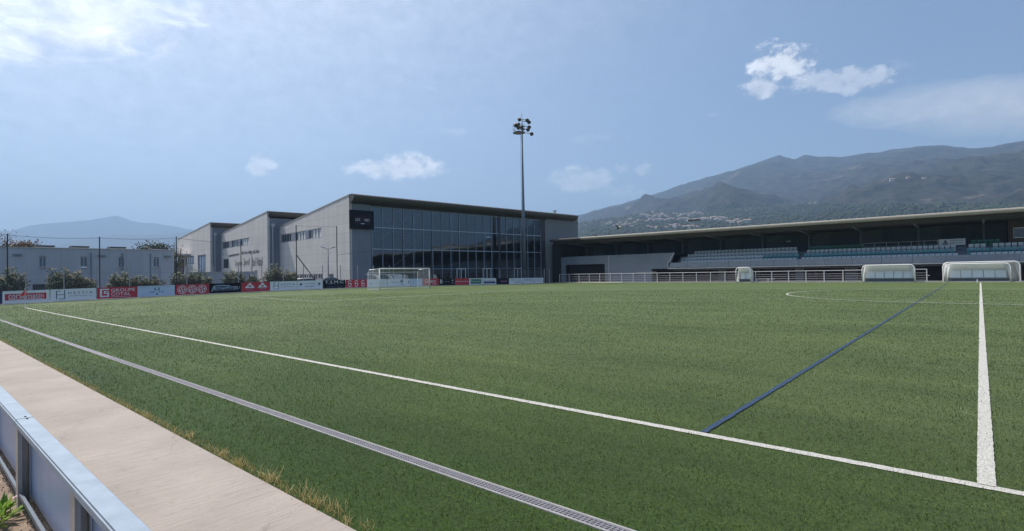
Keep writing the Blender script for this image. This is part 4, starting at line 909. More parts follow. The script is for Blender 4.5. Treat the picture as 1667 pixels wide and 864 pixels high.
for a in [(-30, 3.6, M['navy'], 'dark navy board cut by the left edge of the view', d_plain),
          (4, 81.5, W_, 'white board with the words corse matin in white on a red band', d_matin),
          (82, 157, W_, 'white board reading HESTIA, the left one of two, beside the red GROUPE COTAL board', d_hestia),
          (158, 223.5, RD, 'red board with white square emblem reading GROUPE COTAL', d_cotal),
          (224, 285, B_, 'pale blue board with a small dark crest between script words', d_crest),
          (286, 340.5, RD, 'red board with three white ringed emblems in a row', d_circles),
          (341, 392.5, BK, 'black board reading BONAPPITEEU in pale blue letters', d_bona),
          (393, 439.5, RD, 'red board with two white striped triangles', d_tri),
          (440, 484, W_, 'white board reading HESTIA, the right one of two, between striped triangles and small logos', d_hestia),
          (484.5, 525.5, W_, 'white board with two small dark logos and blue script', d_services),
          (526, 562.5, BK, 'black board reading T.S.M.C in bold white letters', d_tsmc),
          (563, 597.5, RD, 'red board with three white curled S shapes', d_sss),
          (598, 630.5, W_, 'almost blank white board behind the left post of the goal', d_thin),
          (631, 668, W_, 'white board with dark round emblem seen through the goal net', d_rep),
          (668.5, 688, B_, 'short pale blue board at the right behind the goal', d_blue),
          (688.5, 714.5, RD, 'short red board reading Geant beside the right goalpost', d_geant),
          (715, 740.5, BK, 'black board with a white letter B and round emblem', d_b),
          (741, 763.5, RD, 'red board with one line of small white letters right of the black B board', d_euro),
          (764, 786, W_, 'white framed green board reading Europcar', d_europcar),
          (786.5, 808, W_, 'white board with a navy band right of the green one', d_navy),
          (808.5, 828.5, BK, 'dark board with faint brown print before the mast', d_darkb),
          (829, 885, W_, 'long white board with blue lettering at the far right end under the mast', d_long)]:
    make_board(*a)

# ------------------------------------------------------------------ goal
GY0, GY1 = 32.01, 38.49; zg = gz(XG, 35) ; GXp = -45.5
goal = empty('football_goal', 'white football goal with a net in front of the advertising boards', 'goal')
zb = .2; zt = 2.34
mb = MB(); mb.tube([(GXp, GY0, zb - .1), (GXp, GY0, zt)], .065, 10); mb.build('goalpost', M['white'], goal, smooth=True)
mb = MB(); mb.tube([(GXp, GY1, zb - .1), (GXp, GY1, zt)], .065, 10); mb.build('goalpost', M['white'], goal, smooth=True)
mb = MB(); mb.tube([(GXp, GY0 - .06, zt), (GXp, GY1 + .06, zt)], .065, 10); mb.build('crossbar', M['white'], goal, smooth=True)
DX = 2.0
for y in (GY0, GY1):
    mb = MB(); mb.tube([(GXp, y, zt), (GXp - DX + .2, y - .0, zt - .08), (GXp - DX, y, zt - .35), (GXp - DX - .1, y, zb + .05), (GXp, y, zb + .02)], .028, 8); mb.build('side_frame', M['white'], goal, smooth=True)
mb = MB(); mb.tube([(GXp - DX - .1, GY0, zb + .05), (GXp - DX - .1, GY1, zb + .05)], .028, 8); mb.tube([(GXp - DX, GY0, zt - .35), (GXp - DX, GY1, zt - .35)], .015, 8); mb.build('back_bar', M['white'], goal, smooth=True)
M['net'] = mesh_material('white goal net', (.8, .8, .8), .12, .008, (1, 2)); M['net_top'] = mesh_material('white roof net', (.8, .8, .8), .12, .012, (0, 1)); M['net_side'] = mesh_material('white side net', (.8, .8, .8), .12, .012, (0, 2))
mb = MB(); n = 16
for i in range(n):
    ya = GY0 + (GY1 - GY0) * i / n; yb = GY0 + (GY1 - GY0) * (i + 1) / n; sa = .16 * math.sin(math.pi * i / n); sb_ = .16 * math.sin(math.pi * (i + 1) / n)
    mb.quad((GXp - DX, ya, zt - .36 - sa * .3), (GXp - DX, yb, zt - .36 - sb_ * .3), (GXp - DX - .1, yb, zb + .05), (GXp - DX - .1, ya, zb + .05), 0)
    mb.quad((GXp - .02, ya, zt), (GXp - .02, yb, zt), (GXp - DX + .2, yb, zt - .1 - sb_), (GXp - DX + .2, ya, zt - .1 - sa), 1)
    mb.quad((GXp - DX + .2, ya, zt - .1 - sa), (GXp - DX + .2, yb, zt - .1 - sb_), (GXp - DX, yb, zt - .36 - sb_ * .3), (GXp - DX, ya, zt - .36 - sa * .3), 0)
for y in (GY0, GY1): mb.add([(GXp, y, zb), (GXp - DX - .1, y, zb), (GXp - DX, y, zt - .35), (GXp - DX + .2, y, zt - .08), (GXp, y, zt)], [(0, 1, 2, 3, 4)], 2)
mb.build('net', [M['net'], M['net_top'], M['net_side']], goal, fix=False)

# corner flag
cf = empty('corner_flag', 'red corner flag on a thin pole at the near corner of the pitch', 'flag', loc=(XG, YT, 0))
mb = MB(); mb.tube([(0, 0, 0), (0, 0, 1.26)], .016, 8); mb.build('pole', M['print_white'], cf)
mb = MB(); mb.add([(0, .02, 1.25), (.02, -.10, 1.02), (-.02, -.24, .78), (0, .02, .76), (-.03, .10, .80)], [(0, 1, 2, 3), (0, 3, 4)]); mb.build('cloth', material('red flag cloth', (.75, .06, .06), .7), cf)

# ------------------------------------------------------------------ tall net posts and fence
M['cable'] = material('dark cable', (.05, .055, .06), .6)
NX = -53.2
posts = [(12, 380), (162, 385), (287, 385), (392, 393), (482, 366), (548, 368), (604, 372), (655, 373), (702, 377)]
nf = empty('ball_stop_fence', 'tall dark posts with a ball stop net stretched along the goal end', 'fence')
pp = []
for px, py in posts:
    y, z = onX(px, py, NX); mb = MB(); mb.tube([(NX, y, -.2), (NX, y, z)], .04 if z < 6 else .05, 8); mb.build('post', M['dark_steel'], nf); pp.append((y, z))
mb = MB()
pp2 = [(-4.5, 5.2)] + pp
for (y0, z0), (y1, z1) in zip(pp2[:5], pp2[1:5]):
    mb.tube([(NX, y0 + (y1 - y0) * t, (z0 + (z1 - z0) * t) - .10 - .25 * (1 - (2 * t - 1) ** 2) * .5) for t in np.linspace(0, 1, 9)], .012, 5)
(y5, z5), (y6, z6) = pp[4], pp[5]
mb.build('cable', M['cable'], nf); mb = MB(); mb.tube([(NX, y5, z5 - .1), (NX, y6, z6 - .1)], .012, 5); mb.build('cable', M['cable'], nf); mb = MB(); mb.tube([(NX, y6, 4.0), (NX, pp[6][0], 4.55)], .018, 5)
mb.build('cable', M['cable'], nf)
mb = MB(); mb.tube([(NX, y5, 3.95), (NX, onX(522, 458, NX)[0], .5)], .05, 8); mb.build('brace', M['dark_steel'], nf)
M['stopnet'] = mesh_material('fine dark net', (.22, .25, .30), .10, .0022, (1, 2))
mb = MB()
for (y0, z0), (y1, z1) in zip(pp2[:6], pp2[1:6]):
    zt_ = min(z0, z1); mb.quad((NX, y0, 0), (NX, y1, 0), (NX, y1, z1 - .12), (NX, y0, z0 - .12))
mb.build('net', M['stopnet'], nf, fix=False)
FX = -54.6
mf = empty('mesh_fence', 'pale green wire mesh fence between the boards and the shrubs', 'fence')
M['fence_post'] = material('grey fence post', (.28, .31, .33), .5)
fp = [-3.2, -.9, 1.5, 4.2] + [onX(x, 432, FX)[0] for x in (42, 104, 158, 211, 260, 304, 347, 388, 426, 461, 494, 525, 554, 582, 608, 634)]
for y in fp: mb = MB(); mb.box(FX - .03, FX + .03, y - .03, y + .03, -.1, 2.9); mb.build('post', M['fence_post'], mf)
mb = MB()
for (a, b) in zip(fp, fp[1:]): mb.quad((FX, a, 0), (FX, b, 0), (FX, b, 2.8), (FX, a, 2.8))
mb.build('wire_mesh', mesh_material('welded wire mesh', (.30, .34, .33), .1, .003, (1, 2)), mf, fix=False)
gp = empty('end_gate', 'narrow pale mesh gate between the last board and the stand', 'gate')
for px in (886, 894):
    y, z = onX(px, 437, -52.5); mb = MB(); mb.tube([(-52.5, y, 0), (-52.5, y, z)], .04, 8); mb.build('post', M['white_rail'], gp)
ya, yb = onX(830, 437, -52.5)[0], onX(886, 437, -52.5)[0]
mb = MB(); mb.quad((-52.5, ya, .1), (-52.5, yb, .1), (-52.5, yb, 2.2), (-52.5, ya, 2.2)); mb.build('gate_mesh', mesh_material('gate mesh', (.3, .36, .42), .12, .01, (1, 2)), gp, fix=False)

# ------------------------------------------------------------------ floodlight mast
def floodlight(loc, H, r0, r1, label, group=None, scale=1.0):
    e = empty('floodlight_mast', label, 'floodlight mast', group, loc=loc)
    mb = MB(); mb.tube([(0, 0, 0), (0, 0, H * .35), (0, 0, H * .7), (0, 0, H)], [r0, r0 * .68, r0 * .40, r1], 16); mb.build('pole', M['galv_mast'], e, smooth=True)
    mb = MB(); 
    z = 3.0
    while z < H - 2: mb.box(-.35 - (r0 * (1 - z / H)), -.0, -.012, .012, z, z + .02, fr=lambda x, y, zz: (y, x, zz)); z += .45
    mb.bar((0, -.36 - r0 * .5, 3), (0, -.36, H - 2.4), .03); mb.build('ladder', M['galv_mast'], e)
    return e
fm = floodlight((-54.0, 65.0, 0), 26.2, .36, .085, 'tall grey floodlight mast in front of the glass fronted hall')
HT = 26.2
mb = MB(); mb.tube([(0, -.75, HT - 2.6), (0, -.75, HT - 2.5)], .95, 14); mb.build('platform', M['dark_steel'], fm)
mb = MB()
for z in (HT - 2.0, HT - 1.4): mb.tube([(.92 * math.cos(a), -.75 + .92 * math.sin(a), z) for a in np.linspace(0, 2 * math.pi, 15)], .022, 5)
for k in range(8): a = k * math.pi / 4; mb.tube([(.92 * math.cos(a), -.75 + .92 * math.sin(a), HT - 2.5), (.92 * math.cos(a), -.75 + .92 * math.sin(a), HT - 1.4)], .022, 5)
mb.build('guard_rail', M['galv_mast'], fm)
lamps = [(-.1, -.55, HT - .35, 20), (.5, 1.1, HT - .55, -30), (.1, -1.1, HT - 1.25, 20), (.3, -2.0, HT - 1.6, 35), (.3, -.5, HT - 1.6, 10), (.5, 1.1, HT - 1.35, -25), (.5, .8, HT - 1.8, -20), (.6, 1.6, HT - 2.35, -45), (-.4, .5, HT - 1.6, -170), (.5, -1.6, HT - 1.95, 30), (.4, .75, HT - .3, -20)]
for (x, y, z, tl) in lamps:
    mb = MB()
    cpt = Vector((x, y, z)); d = Vector((.75, .25 * math.sin(R_(tl)) - .3, -.55)).normalized()
    mb.tube([cpt - d * .32, cpt - d * .2, cpt + d * .16, cpt + d * .22], [.10, .21, .29, .31], 12)
    l = mb.build('floodlight', M['dark_steel'], fm)
    mb = MB(); mb.bar((0, 0, z), tuple(cpt), .07); mb.build('bracket', M['dark_steel'], l)
mb = MB(); mb.tube([(0, 0, HT), (0, 0, HT + .7)], .03, 6); mb.build('lightning_rod', M['galv_mast'], fm)
mb = MB(); mb.box(-.55, .55, -.55, .55, -.2, .12); mb.build('base', M['kerb'], fm)
p0 = Vector(ray(1130, 357)); t_ = 190 / p0.length
q = p0 * t_; f2 = floodlight((q.x, q.y, 0), q.z + CAM_H, .25, .12, 'slim distant floodlight mast rising behind the stand roof')
for k in range(4):
    mb = MB(); zz = q.z + CAM_H - .25; yy = -1.6 + k * 1.05
    mb.box(yy - .4, yy + .4, -.3, .3, zz - .3, zz + .3); mb.build('floodlight', M['dark_steel'], f2)
mb = MB(); mb.bar((-2.2, 0, q.z + CAM_H - .2), (2.2, 0, q.z + CAM_H - .2), .12); mb.build('crossarm', M['dark_steel'], f2)

# street lamps
def street_lamp(px, py, X, label):
    y, z = onX(px, py, X); e = empty('street_lamp', label, 'street lamp', 'twin headed lamps in front of the sports hall', loc=(X, y, 0))
    mb = MB(); mb.tube([(0, 0, 0), (0, 0, z)], [.075, .045], 10); mb.build('pole', M['galv_mast'], e, smooth=True)
    for s in (-1, 1):
        mb = MB(); mb.tube([(0, 0, z - .05), (0, s * .35, z + .1), (0, s * .5, z + .12)], .03, 6); mb.build('arm', M['galv_mast'], e)
        mb = MB(); mb.hexa([(-.09, s * .42, z + .06), (.09, s * .42, z + .06), (.09, s * .95, z + .22), (-.09, s * .95, z + .22), (-.07, s * .42, z + .15), (.07, s * .42, z + .15), (.05, s * .95, z + .30), (-.05, s * .95, z + .30)]); mb.build('lamp_head', M['dark_steel'] if s > 0 else M['galv'], e)
street_lamp(534, 405, -59, 'twin headed street lamp before the glass fronted hall wall')
street_lamp(410, 413, -66, 'twin headed street lamp beside the lettering on the middle hall')

# ------------------------------------------------------------------ stand
st = empty('grandstand', 'long low covered grandstand with rows of pale and teal seats', 'grandstand')
XL, XR = -33.6, 46.0
# roof
mb = MB(); RZ = 7.42
nose = [(75.0 - .0, RZ)]
RZ = 7.23
prof = [(72.4, RZ - .12), (72.43, RZ), (72.55, RZ + .07), (73.6, RZ + .09), (84.5, RZ - .35), (84.5, RZ - .68), (74, RZ - .40), (72.6, RZ - .36), (72.43, RZ - .28)]
mb.prism(prof, lambda a, b, t: (t, a, b), -48.4, XR + 6); mb.build('roof', M['fascia_pale'], st)
mb = MB(); mb.prism([(y, z - .02) for y, z in prof], lambda a, b, t: (t, a, b), -54.6, -48.41); o = mb.build('roof_end', M['fascia'], st)
mb = MB(); mb.prism([(72.9, RZ - .42), (84.4, RZ - .70), (84.4, RZ - .74), (73.4, RZ - .86)], lambda a, b, t: (t, a, b), -54.3, XR + 6); mb.build('soffit', M['soffit'], st)
# left block wall with the garage opening and the sloping end
th = .35
mb = MB()
fw = lambda a, d, z: (a, 75 + d, z)
wall_with_holes(mb, fw, -54.1, -37.4, lambda a: 4.30, [(-53.3, -45.5, 0, 2.95)], th)
xs = -37.4
mb.hexa([fw(xs, 0, 1.97), fw(-34.7, 0, 1.97), fw(-34.7, th, 1.97), fw(xs, th, 1.97), fw(xs, 0, 4.3), fw(-33.75, 0, 4.3), fw(-33.75, th, 4.3), fw(xs, th, 4.3)])
mb.build('side_block_wall', M['concrete_grey'], st)
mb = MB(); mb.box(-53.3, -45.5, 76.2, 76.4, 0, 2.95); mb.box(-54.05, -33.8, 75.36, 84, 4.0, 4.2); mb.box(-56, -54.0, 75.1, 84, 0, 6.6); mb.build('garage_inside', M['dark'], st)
mb = MB(); mb.bar((-44.75, 74.985, 0), (-44.75, 74.985, 4.3), .06); mb.bar((-34.72, 74.98, 1.95), (-34.72, 74.98, 2.8), .07); mb.bar((-34.72, 74.98, 2.8), (-33.78, 74.98, 4.28), .07); mb.build('corner_trim', M['white_rail'], st)
# terrace front wall and deck
mb = MB(); x = -34.66
while x < XR:
    x2 = min(x + 2.9, XR); mb.box(x, x2 - .03, 75.0, 75.2, 2.02, 2.82); x = x2
mb.build('terrace_front', material('terrace front panels', (.24, .27, .32), .8, var=.1, vscale=1), st)
mb = MB(); mb.box(-34.66, XR, 74.85, 75.6, 1.90, 2.018); mb.build('deck_edge', M['kerb'], st)
mb = MB(); ZR = [2.30, 2.80, 3.28, 3.76]; YR = [75.55, 76.45, 77.3, 78.15, 79.1]
for k in range(4): mb.box(XL - .6, XR, YR[k], YR[k + 1], 1.7 if k == 0 else ZR[k - 1] - .1, ZR[k])
mb.box(XL - .6, XR, 79.1, 82.1, 3.4, 3.9)
mb.build('terrace_steps', M['concrete_grey'], st)
# back wall of the stand
mb = MB(); mb.box(-56, XR, 82.1, 82.4, 0, 6.5); mb.build('back_wall', M['back_panel'], st)
x = -52.0; M['wall_panel'] = material('lighter wall panels', (.12, .145, .165), .7, var=.1)
while x < XR: mb = MB(); mb.box(x, x + 2.2, 82.0, 82.09, 4.0, 6.5); mb.build('wall_panel', M['wall_panel'], st); x += 5.8
# columns with brackets and beams
for k in range(18):
    x = -51.46 + 5.76 * k if k else -51.46
    mb = MB(); mb.tube([(x, 79, 2.0 if x > -34 else 4.2), (x, 79, 6.2)], .11, 10); mb.build('column', M['beam_grey'], st, smooth=True)
    mb = MB(); mb.prism([(73.6, RZ - .87), (79.0, RZ - 1.15), (84.2, RZ - .95), (84.2, RZ - .76), (73.6, RZ - .80)], lambda a, b, t: (t, a, b), x - .09, x + .09); mb.build('roof_beam', M['beam_grey'], st)
# under the stand
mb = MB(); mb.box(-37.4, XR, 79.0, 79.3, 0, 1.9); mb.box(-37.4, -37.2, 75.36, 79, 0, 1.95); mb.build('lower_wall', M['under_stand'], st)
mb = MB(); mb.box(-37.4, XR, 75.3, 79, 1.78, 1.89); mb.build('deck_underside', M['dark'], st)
for (a, b, mt) in ((-18.6, -17.6, 'door_pale'), (-12.9, -11.5, 'door_pale'), (-24, -23.2, 'timber'), (-28.8, -27.7, 'door_pale'), (3.0, 4.2, 'door_pale'), (8, 9.2, 'timber')):
    mb = MB(); mb.box(a, b, 78.93, 78.998, 0, 1.85); mb.build('door', M[mt], st)
for x in (-33.4, -29.6, -25.8, -22.6, -15.7, -8.6, -6.0, .4, 6.2, 12, 18, 24, 30):
    mb = MB(); mb.box(x - .14, x + .14, 76.6, 76.9, 0, 1.78); mb.build('pillar', M['under_stand'], st)
# press box
mb = MB(); wall_with_holes(mb, lambda a, d, z: (a, 78 + d, z), 2.35, 12.5, lambda a: 6.45, [(2.75, 3.9, 4.5, 5.6), (4.6, 6.6, 4.5, 5.6), (7.4, 9.4, 4.5, 5.6)], .2); mb.box(2.35, 2.55, 78.2, 82, 3.4, 6.45); mb.box(12.3, 12.5, 78.2, 82, 3.4, 6.45)
mb.build('press_box', M['timber'], st)
for a, b in ((2.75, 3.9), (4.6, 6.6), (7.4, 9.4)): window(lambda p, d, z: (p, 78 + d, z), a, b, 4.5, 5.6, 1, M['window'], M['white'], st, d=.08)
# upper guard rail and banner
mb = MB(); 
for z in (3.35, 3.75, 4.15, 4.6): mb.tube([(-10.9, 78.75, z + .02), (-1.2, 78.75, z + .02)], .02 if z < 4.5 else .03, 6)
x = -10.9
while x < -1.1: mb.tube([(x, 78.75, 3.7), (x, 78.75, 4.62)], .03, 6); x += 1.21
mb.build('upper_guard_rail', M['white_rail'], st)
bn = empty('banner', 'white banner with dark emblem tied to the upper rail of the stand', 'banner')
mb = MB(); n = 12
pts = [(-3.52 + 2.35 * i / n, 78.66 + .02 * math.sin(i * 1.3)) for i in range(n + 1)]
mb.add([(x, y, z) for z in (3.98, 4.72) for (x, y) in pts], [(i, i + 1, n + 2 + i, n + 1 + i) for i in range(n)]); mb.build('cloth', M['print_white'], bn, fix=False)
bf = lambda a, b, t=0: (-3.52 + a, 78.625, 3.98 + b)
mb = MB(); ring(mb, .6, .5, .13, 0, bf, n=10); flat_poly(mb, [(.35, .22), (.85, .22), (.7, .5), (.5, .5)], bf); flat_poly(mb, [(.3, .08), (.8, .08), (.8, .2), (.35, .2)], bf)
bars(mb, bf, 1.0, 2.2, .5, .62, random.Random(3)); bars(mb, bf, 1.0, 2.1, .25, .33, random.Random(5)); mb.build('emblem', M['text_grey'], bn, fix=False)
mb = MB(); mb.box(-20.4, -19.8, 81.93, 82.0, 5.4, 5.55); mb.build('exit_lamp', M['print_white'], st)

# seats: one of each colour, copied
def seat_mb():
    mb = MB()
    # pan with raised rim and a curved back
    prof = [(-.20, .40), (-.19, .44), (.16, .42), (.20, .74), (.235, .74), (.20, .38), (-.18, .40)]
    prof = [(-.21, .42), (-.20, .455), (.13, .425), (.185, .50), (.215, .76), (.245, .76), (.225, .48), (.15, .385)]
    mb.prism(prof, lambda a, b, t: (t, a, b), -.205, .205)
    mb.box(-.20, .20, .0, .10, 0, .405)
    return mb
protos_ = {}
for c in ('seat_white', 'seat_teal', 'seat_green'):
    protos_[c] = None
SEATS = []
def seat_colour(row, x):
    if x < -17.3:
        if row == 1 and x > -22.3: return 'seat_teal'
        return 'seat_white'
    if row == 1: return 'seat_teal'
    if row == 3: return 'seat_green' if x < -10.9 or x > -1.2 else None
    return 'seat_white'
for row in range(4):
    y = [75.98, 76.83, 77.68, 78.55][row]; x = -33.2 + [0.6, .3, 0.15, 0][row] + .0
    x = [-33.0, -33.35, -32.7, -32.0][row]
    while x < 4.3:
        gap = (-17.75 < x < -17.1) or (-2.0 < x < -.95)
        if row == 3 and x > 1.6: x += .5; continue
        if row == 2 and .3 < x < .95: x += .5; continue
        if row in (2, 3) and -18.5 < x < -16.6 and row == 3: x += .5; continue
        c = seat_colour(row, x)
        if not gap and c: SEATS.append((x, y, ZR[row], c, row))
        x += .5
print('seats', len(SEATS))
rowname = ['front row', 'second row', 'third row', 'top row']
cname = {'seat_white': 'pale', 'seat_teal': 'teal', 'seat_green': 'dark green'}
def seat_label(c, row, x):
    sec = 'left block of the stand' if x < -17.5 else ('middle block of the stand' if x < -1.5 else 'right block below the press box')
    return '%s plastic seat in the %s of the %s' % (cname[c], rowname[row], sec)
cnt_ = {}
for (x, y, z, c, row) in SEATS:
    blk = 0 if x < -17.5 else 1 if x < -1.5 else 2; cnt_[(blk, row)] = cnt_.get((blk, row), 0) + 1; nth = cnt_[(blk, row)]
    if protos_[c] is None:
        o = seat_mb().build('stadium_seat', M[c]); protos_[c] = o; 
    else: o = protos_[c].copy(); COL.objects.link(o)
    o.location = (x, y, z); tag(o, '%s plastic seat, %s from the left in the %s of the %s' % (cname[c], ordinal(nth), rowname[row], ['left block', 'middle block', 'right block'][blk]), 'seat', '%s seats, %s' % (cname[c], ('left block' if x < -17.5 else 'middle block' if x < -1.5 else 'right block') + ' ' + rowname[row]))
mb = MB(); one = seat_mb()
for row in range(3):
    x = 4.5 if row else 4.5
    while x < XR - .5:
        mb.add([(v[0] + x, v[1] + [75.98, 76.83, 77.68][row], v[2] + ZR[row]) for v in one.v], one.f, 1 if row == 1 else 0); x += .5
tag(mb.build('distant_seats', [M['seat_white'], M['seat_teal']]), 'rest of the stand seats running on beyond the right edge of the view', 'seats', kind='stuff')

# ------------------------------------------------------------------ pitch side railing
rl = empty('pitch_railing', 'long white tubular railing in front of the stand', 'railing')
mb = MB(); RY = 71.5
for z in (1.36, .98, .72, .46, .22): mb.tube([(-51.95, RY, z), (-4.25, RY, z)], .035 if z > 1.3 else .014, 6)
mb.tube([(-4.25, RY, .7), (-4.0, RY, .7)], .03, 6)
mb.build('rail', M['white_rail'], rl)
x = -51.95
while x <= -4.2:
    mb = MB(); mb.tube([(x, RY, 0), (x, RY, 1.36)], .045, 8); mb.build('post', M['white_rail'], rl); x += 1.908
mb = MB(); mb.tube([(6.2, RY, .05), (6.2, RY, 1.36), (40, RY, 1.36)], .035, 6); mb.build('rail', M['white_rail'], rl)
for (xa, xb, la) in ((-38.6, -37.1, 'left one of two small dark hurdle frames behind the white railing'), (-36.6, -35.4, 'right one of two small dark hurdle frames behind the white railing')):
    mb = MB(); mb.tube([(xa, 72.6, .05), (xa, 72.6, 1.5), (xb, 72.6, 1.5), (xb, 72.6, .05)], .035, 6); tag(mb.build('hurdle', M['dark_steel']), la, 'hurdle')

# ------------------------------------------------------------------ dugouts and bench
M['dug_shell'] = material('pale translucent shell', (.78, .80, .80), .35)
_t = M['dug_shell'].node_tree; _x = _t.nodes.new('ShaderNodeMixShader'); _x.inputs[0].default_value = .38; _l = _t.nodes.new('ShaderNodeBsdfTranslucent'); _l.inputs['Color'].default_value = (.80, .82, .83, 1)
_t.links.new(_t.nodes['Principled BSDF'].outputs[0], _x.inputs[1]); _t.links.new(_l.outputs[0], _x.inputs[2]); _t.links.new(_x.outputs[0], _t.nodes['Material Output'].inputs[0])
M['dug_panel'] = material('pale bluish seat shell', (.74, .79, .83), .4)
def dugout(x0, x1, y, h, label, depth=1.15, seats=5, cat='dugout', yellow=False):
    w = x1 - x0; e = empty('dugout', label, cat, 'team shelters beside the pitch', loc=((x0 + x1) / 2, y, .03))
    def prof(k, n=14):  # from the front lip over the top to the rear foot
        t = k / n; a = math.pi / 2 * t ** .9
        return (depth * math.sin(a) ** .8, h * math.cos(a) ** .55 if t < 1 else 0)
    n = 14; P = [prof(k) for k in range(n + 1)]
    mb = MB(); hw = w / 2; rc = .42
    def xw(z): # rounded upper corners
        q = max(0, z - (h - rc)) / rc; return hw - rc * (1 - math.sqrt(max(0, 1 - q * q))) if q > 0 else hw
    vs = []
    for (yy, z) in P:
        m_ = xw(z * .999)
        for s in np.linspace(-1, 1, 9): vs.append((m_ * s, yy, z))
    fs = [(k * 9 + j, k * 9 + j + 1, (k + 1) * 9 + j + 1, (k + 1) * 9 + j) for k in range(n) for j in range(8)]
    mb.add(vs, fs); o = mb.build('shell', M['dug_shell'], e, smooth=True, fix=False)
    so_ = o.modifiers.new('thick', 'SOLIDIFY'); so_.thickness = .03
    for s in (-1, 1):
        mb = MB(); vs = [(s * xw(z * .999), yy, z) for yy, z in P] + [(s * hw, 0.02, 0)]; mb.add(vs, [tuple(range(len(vs)))]); mb.build('side_panel', M['dug_shell'], e, fix=False)
    fr = [(-hw, 0, 0)] + [(-hw, 0, h - rc)] + [(-hw + rc * (1 - math.cos(a)), 0, h - rc + rc * math.sin(a)) for a in np.linspace(.2, math.pi / 2, 6)] + [(hw - rc * (1 - math.cos(a)), 0, h - rc + rc * math.sin(a)) for a in np.linspace(math.pi / 2, .2, 6)] + [(hw, 0, h - rc), (hw, 0, 0)]
    mb = MB(); mb.tube(fr, .06, 8); mb.build('frame', M['white'], e, smooth=True)
    if seats:
        sw = (w - .5) / seats
        for k in range(seats):
            xx = -hw + .25 + sw * k
            mb = MB(); mb.box(xx + .03, xx + sw - .03, .86, .90, .48, 1.15); mb.box(xx + .03, xx + sw - .03, .50, .90, .42, .47); mb.build('seat', M['dug_panel'], e, bevel=.015)
        mb = MB(); mb.box(-hw + .15, hw - .15, .55, .62, .30, .415); mb.box(-hw + .1, hw - .1, .84, .90, .05, .4); mb.build('bench_frame', M['beam_grey'], e)
    return e
dugout(-9.83, -5.18, 70.25, 1.83, 'long curved white dugout between the railing and the pitch')
dugout(-2.62, 2.22, 70.6, 1.80, 'long curved white dugout at the end of the halfway line')
dugout(-2.95, 2.95, 72.4, 1.98, 'wide white shelter frame standing just behind the halfway line dugout', seats=0)
dugout(-23.5, -21.7, 70.5, 1.87, 'small curved white shelter far down the railing', seats=2)
bt = empty('bench', 'low pale bench beside the small white shelter', 'bench', loc=(-20.3, 71.0, 0))
mb = MB(); mb.box(-1.0, 1.25, -.18, .18, .40, .45); mb.build('seat', M['kerb'], bt)
for x in (-.85, .5): mb = MB(); mb.box(x - .04, x + .04, -.15, .15, 0, .40); mb.build('leg', M['white_rail'], bt)
mb = MB(); mb.tube([(-.23, 69.9, .0), (-.23, 69.9, .26)], .05, 10); mb.tube([(-.23, 69.9, .26), (-.23, 69.9, .31)], .025, 8)
tag(mb.build('water_bottle', M['print_white']), 'small white bottle standing on the turf before the halfway line dugout', 'bottle')

# spare shelters stored behind the goal
SX = -53.9
for (pa, pb, la) in ((612, 622, 'spare curved white shelter behind the left half of the goal'), (633, 641, 'narrow curved white shelter edge left of the pale stacked one'), (641, 649, 'narrow curved white shelter edge right behind the goal centre'), (650, 661, 'pale upright stacked shelter behind the goal centre')):
    ya = onX(pa, 450, SX)[0]; yb = onX(pb, 450, SX)[0]; w = yb - ya
    mb = MB(); pts = [(SX - .6, ya - .2 - w * .6, 1.80), (SX - .5, ya + w * .25, 1.78), (SX - .3, ya + w * .7, 1.55), (SX - .1, yb, .9), (SX, yb + .02, .1)]
    vs = []
    for p in pts: vs += [(p[0] - .5, p[1] - .05, p[2]), (p[0], p[1], p[2]), (p[0], p[1] + .16, p[2] + .02), (p[0] - .5, p[1] + .12, p[2] + .02)]
    mb.add(vs, [(4 * k + a, 4 * k + (a + 1) % 4, 4 * (k + 1) + (a + 1) % 4, 4 * (k + 1) + a) for k in range(4) for a in range(4)] + [(0, 3, 2, 1), (16, 17, 18, 19)])
    if pa == 650: mb.box(SX - .5, SX - .3, ya - .5, yb + .1, .1, 1.68)
    tag(mb.build('stored_shelter', M['dug_shell'], smooth=False), la, 'shelter', 'spare shelters stored behind the goal')

# ------------------------------------------------------------------ low barrier in the near corner
BY0, BY1 = .603, .695; BZ = .62
br = empty('low_barrier', 'low galvanised barrier with pale panels running along the concrete path', 'barrier')
M['zinc_top'] = material('zinc capping', (.25, .31, .38), .55, metal=.15, var=.12, vscale=7, bump=.0008, bscale=50)
M['panel_back'] = material('pale blue panel back', (.34, .43, .60), .35, var=.08, vscale=4)
px_ = [-5.46 - 1.92 * k for k in range(10)] + [-5.46 + 1.92, -5.46 + 3.84]
cuts = sorted(px_)
segs = [(-24.6, -16.9), (-16.87, -11.32), (-11.31, -5.475), (-5.465, 0.5)]
for a, b in segs:
    mb = MB(); mb.box(a + .003, b - .003, BY0 - .005, BY1, BZ - .012, BZ); mb.box(a + .003, b - .003, BY0 - .012, BY0 - .0, BZ - .05, BZ - .0125); mb.box(a + .003, b - .003, BY1 - .012, BY1 - .001, BZ - .05, BZ - .0125)
    mb.build('top_rail', M['zinc_top'], br, bevel=.003)
for x in px_:
    mb = MB(); x0 = x - .05
    mb.box(x0, x0 + .006, BY0 + .004, BY1 - .02, -.12, BZ - .06); mb.box(x0, x0 + .10, BY0 - .003, BY0 + .003, -.12, BZ - .052); mb.box(x0 + .0, x0 + .05, BY1 - .026, BY1 - .0205, -.12, BZ - .052); mb.box(x0 + .094, x0 + .10, BY0 + .0035, BY0 + .022, -.12, BZ - .053)
    mb.build('post', M['galv'], br)
for a, b in zip(cuts, cuts[1:]):
    mb = MB(); mb.box(a + .01, b - .01, BY1 - .018, BY1 - .013, .03, BZ - .05); mb.build('panel', M['panel_back'], br)
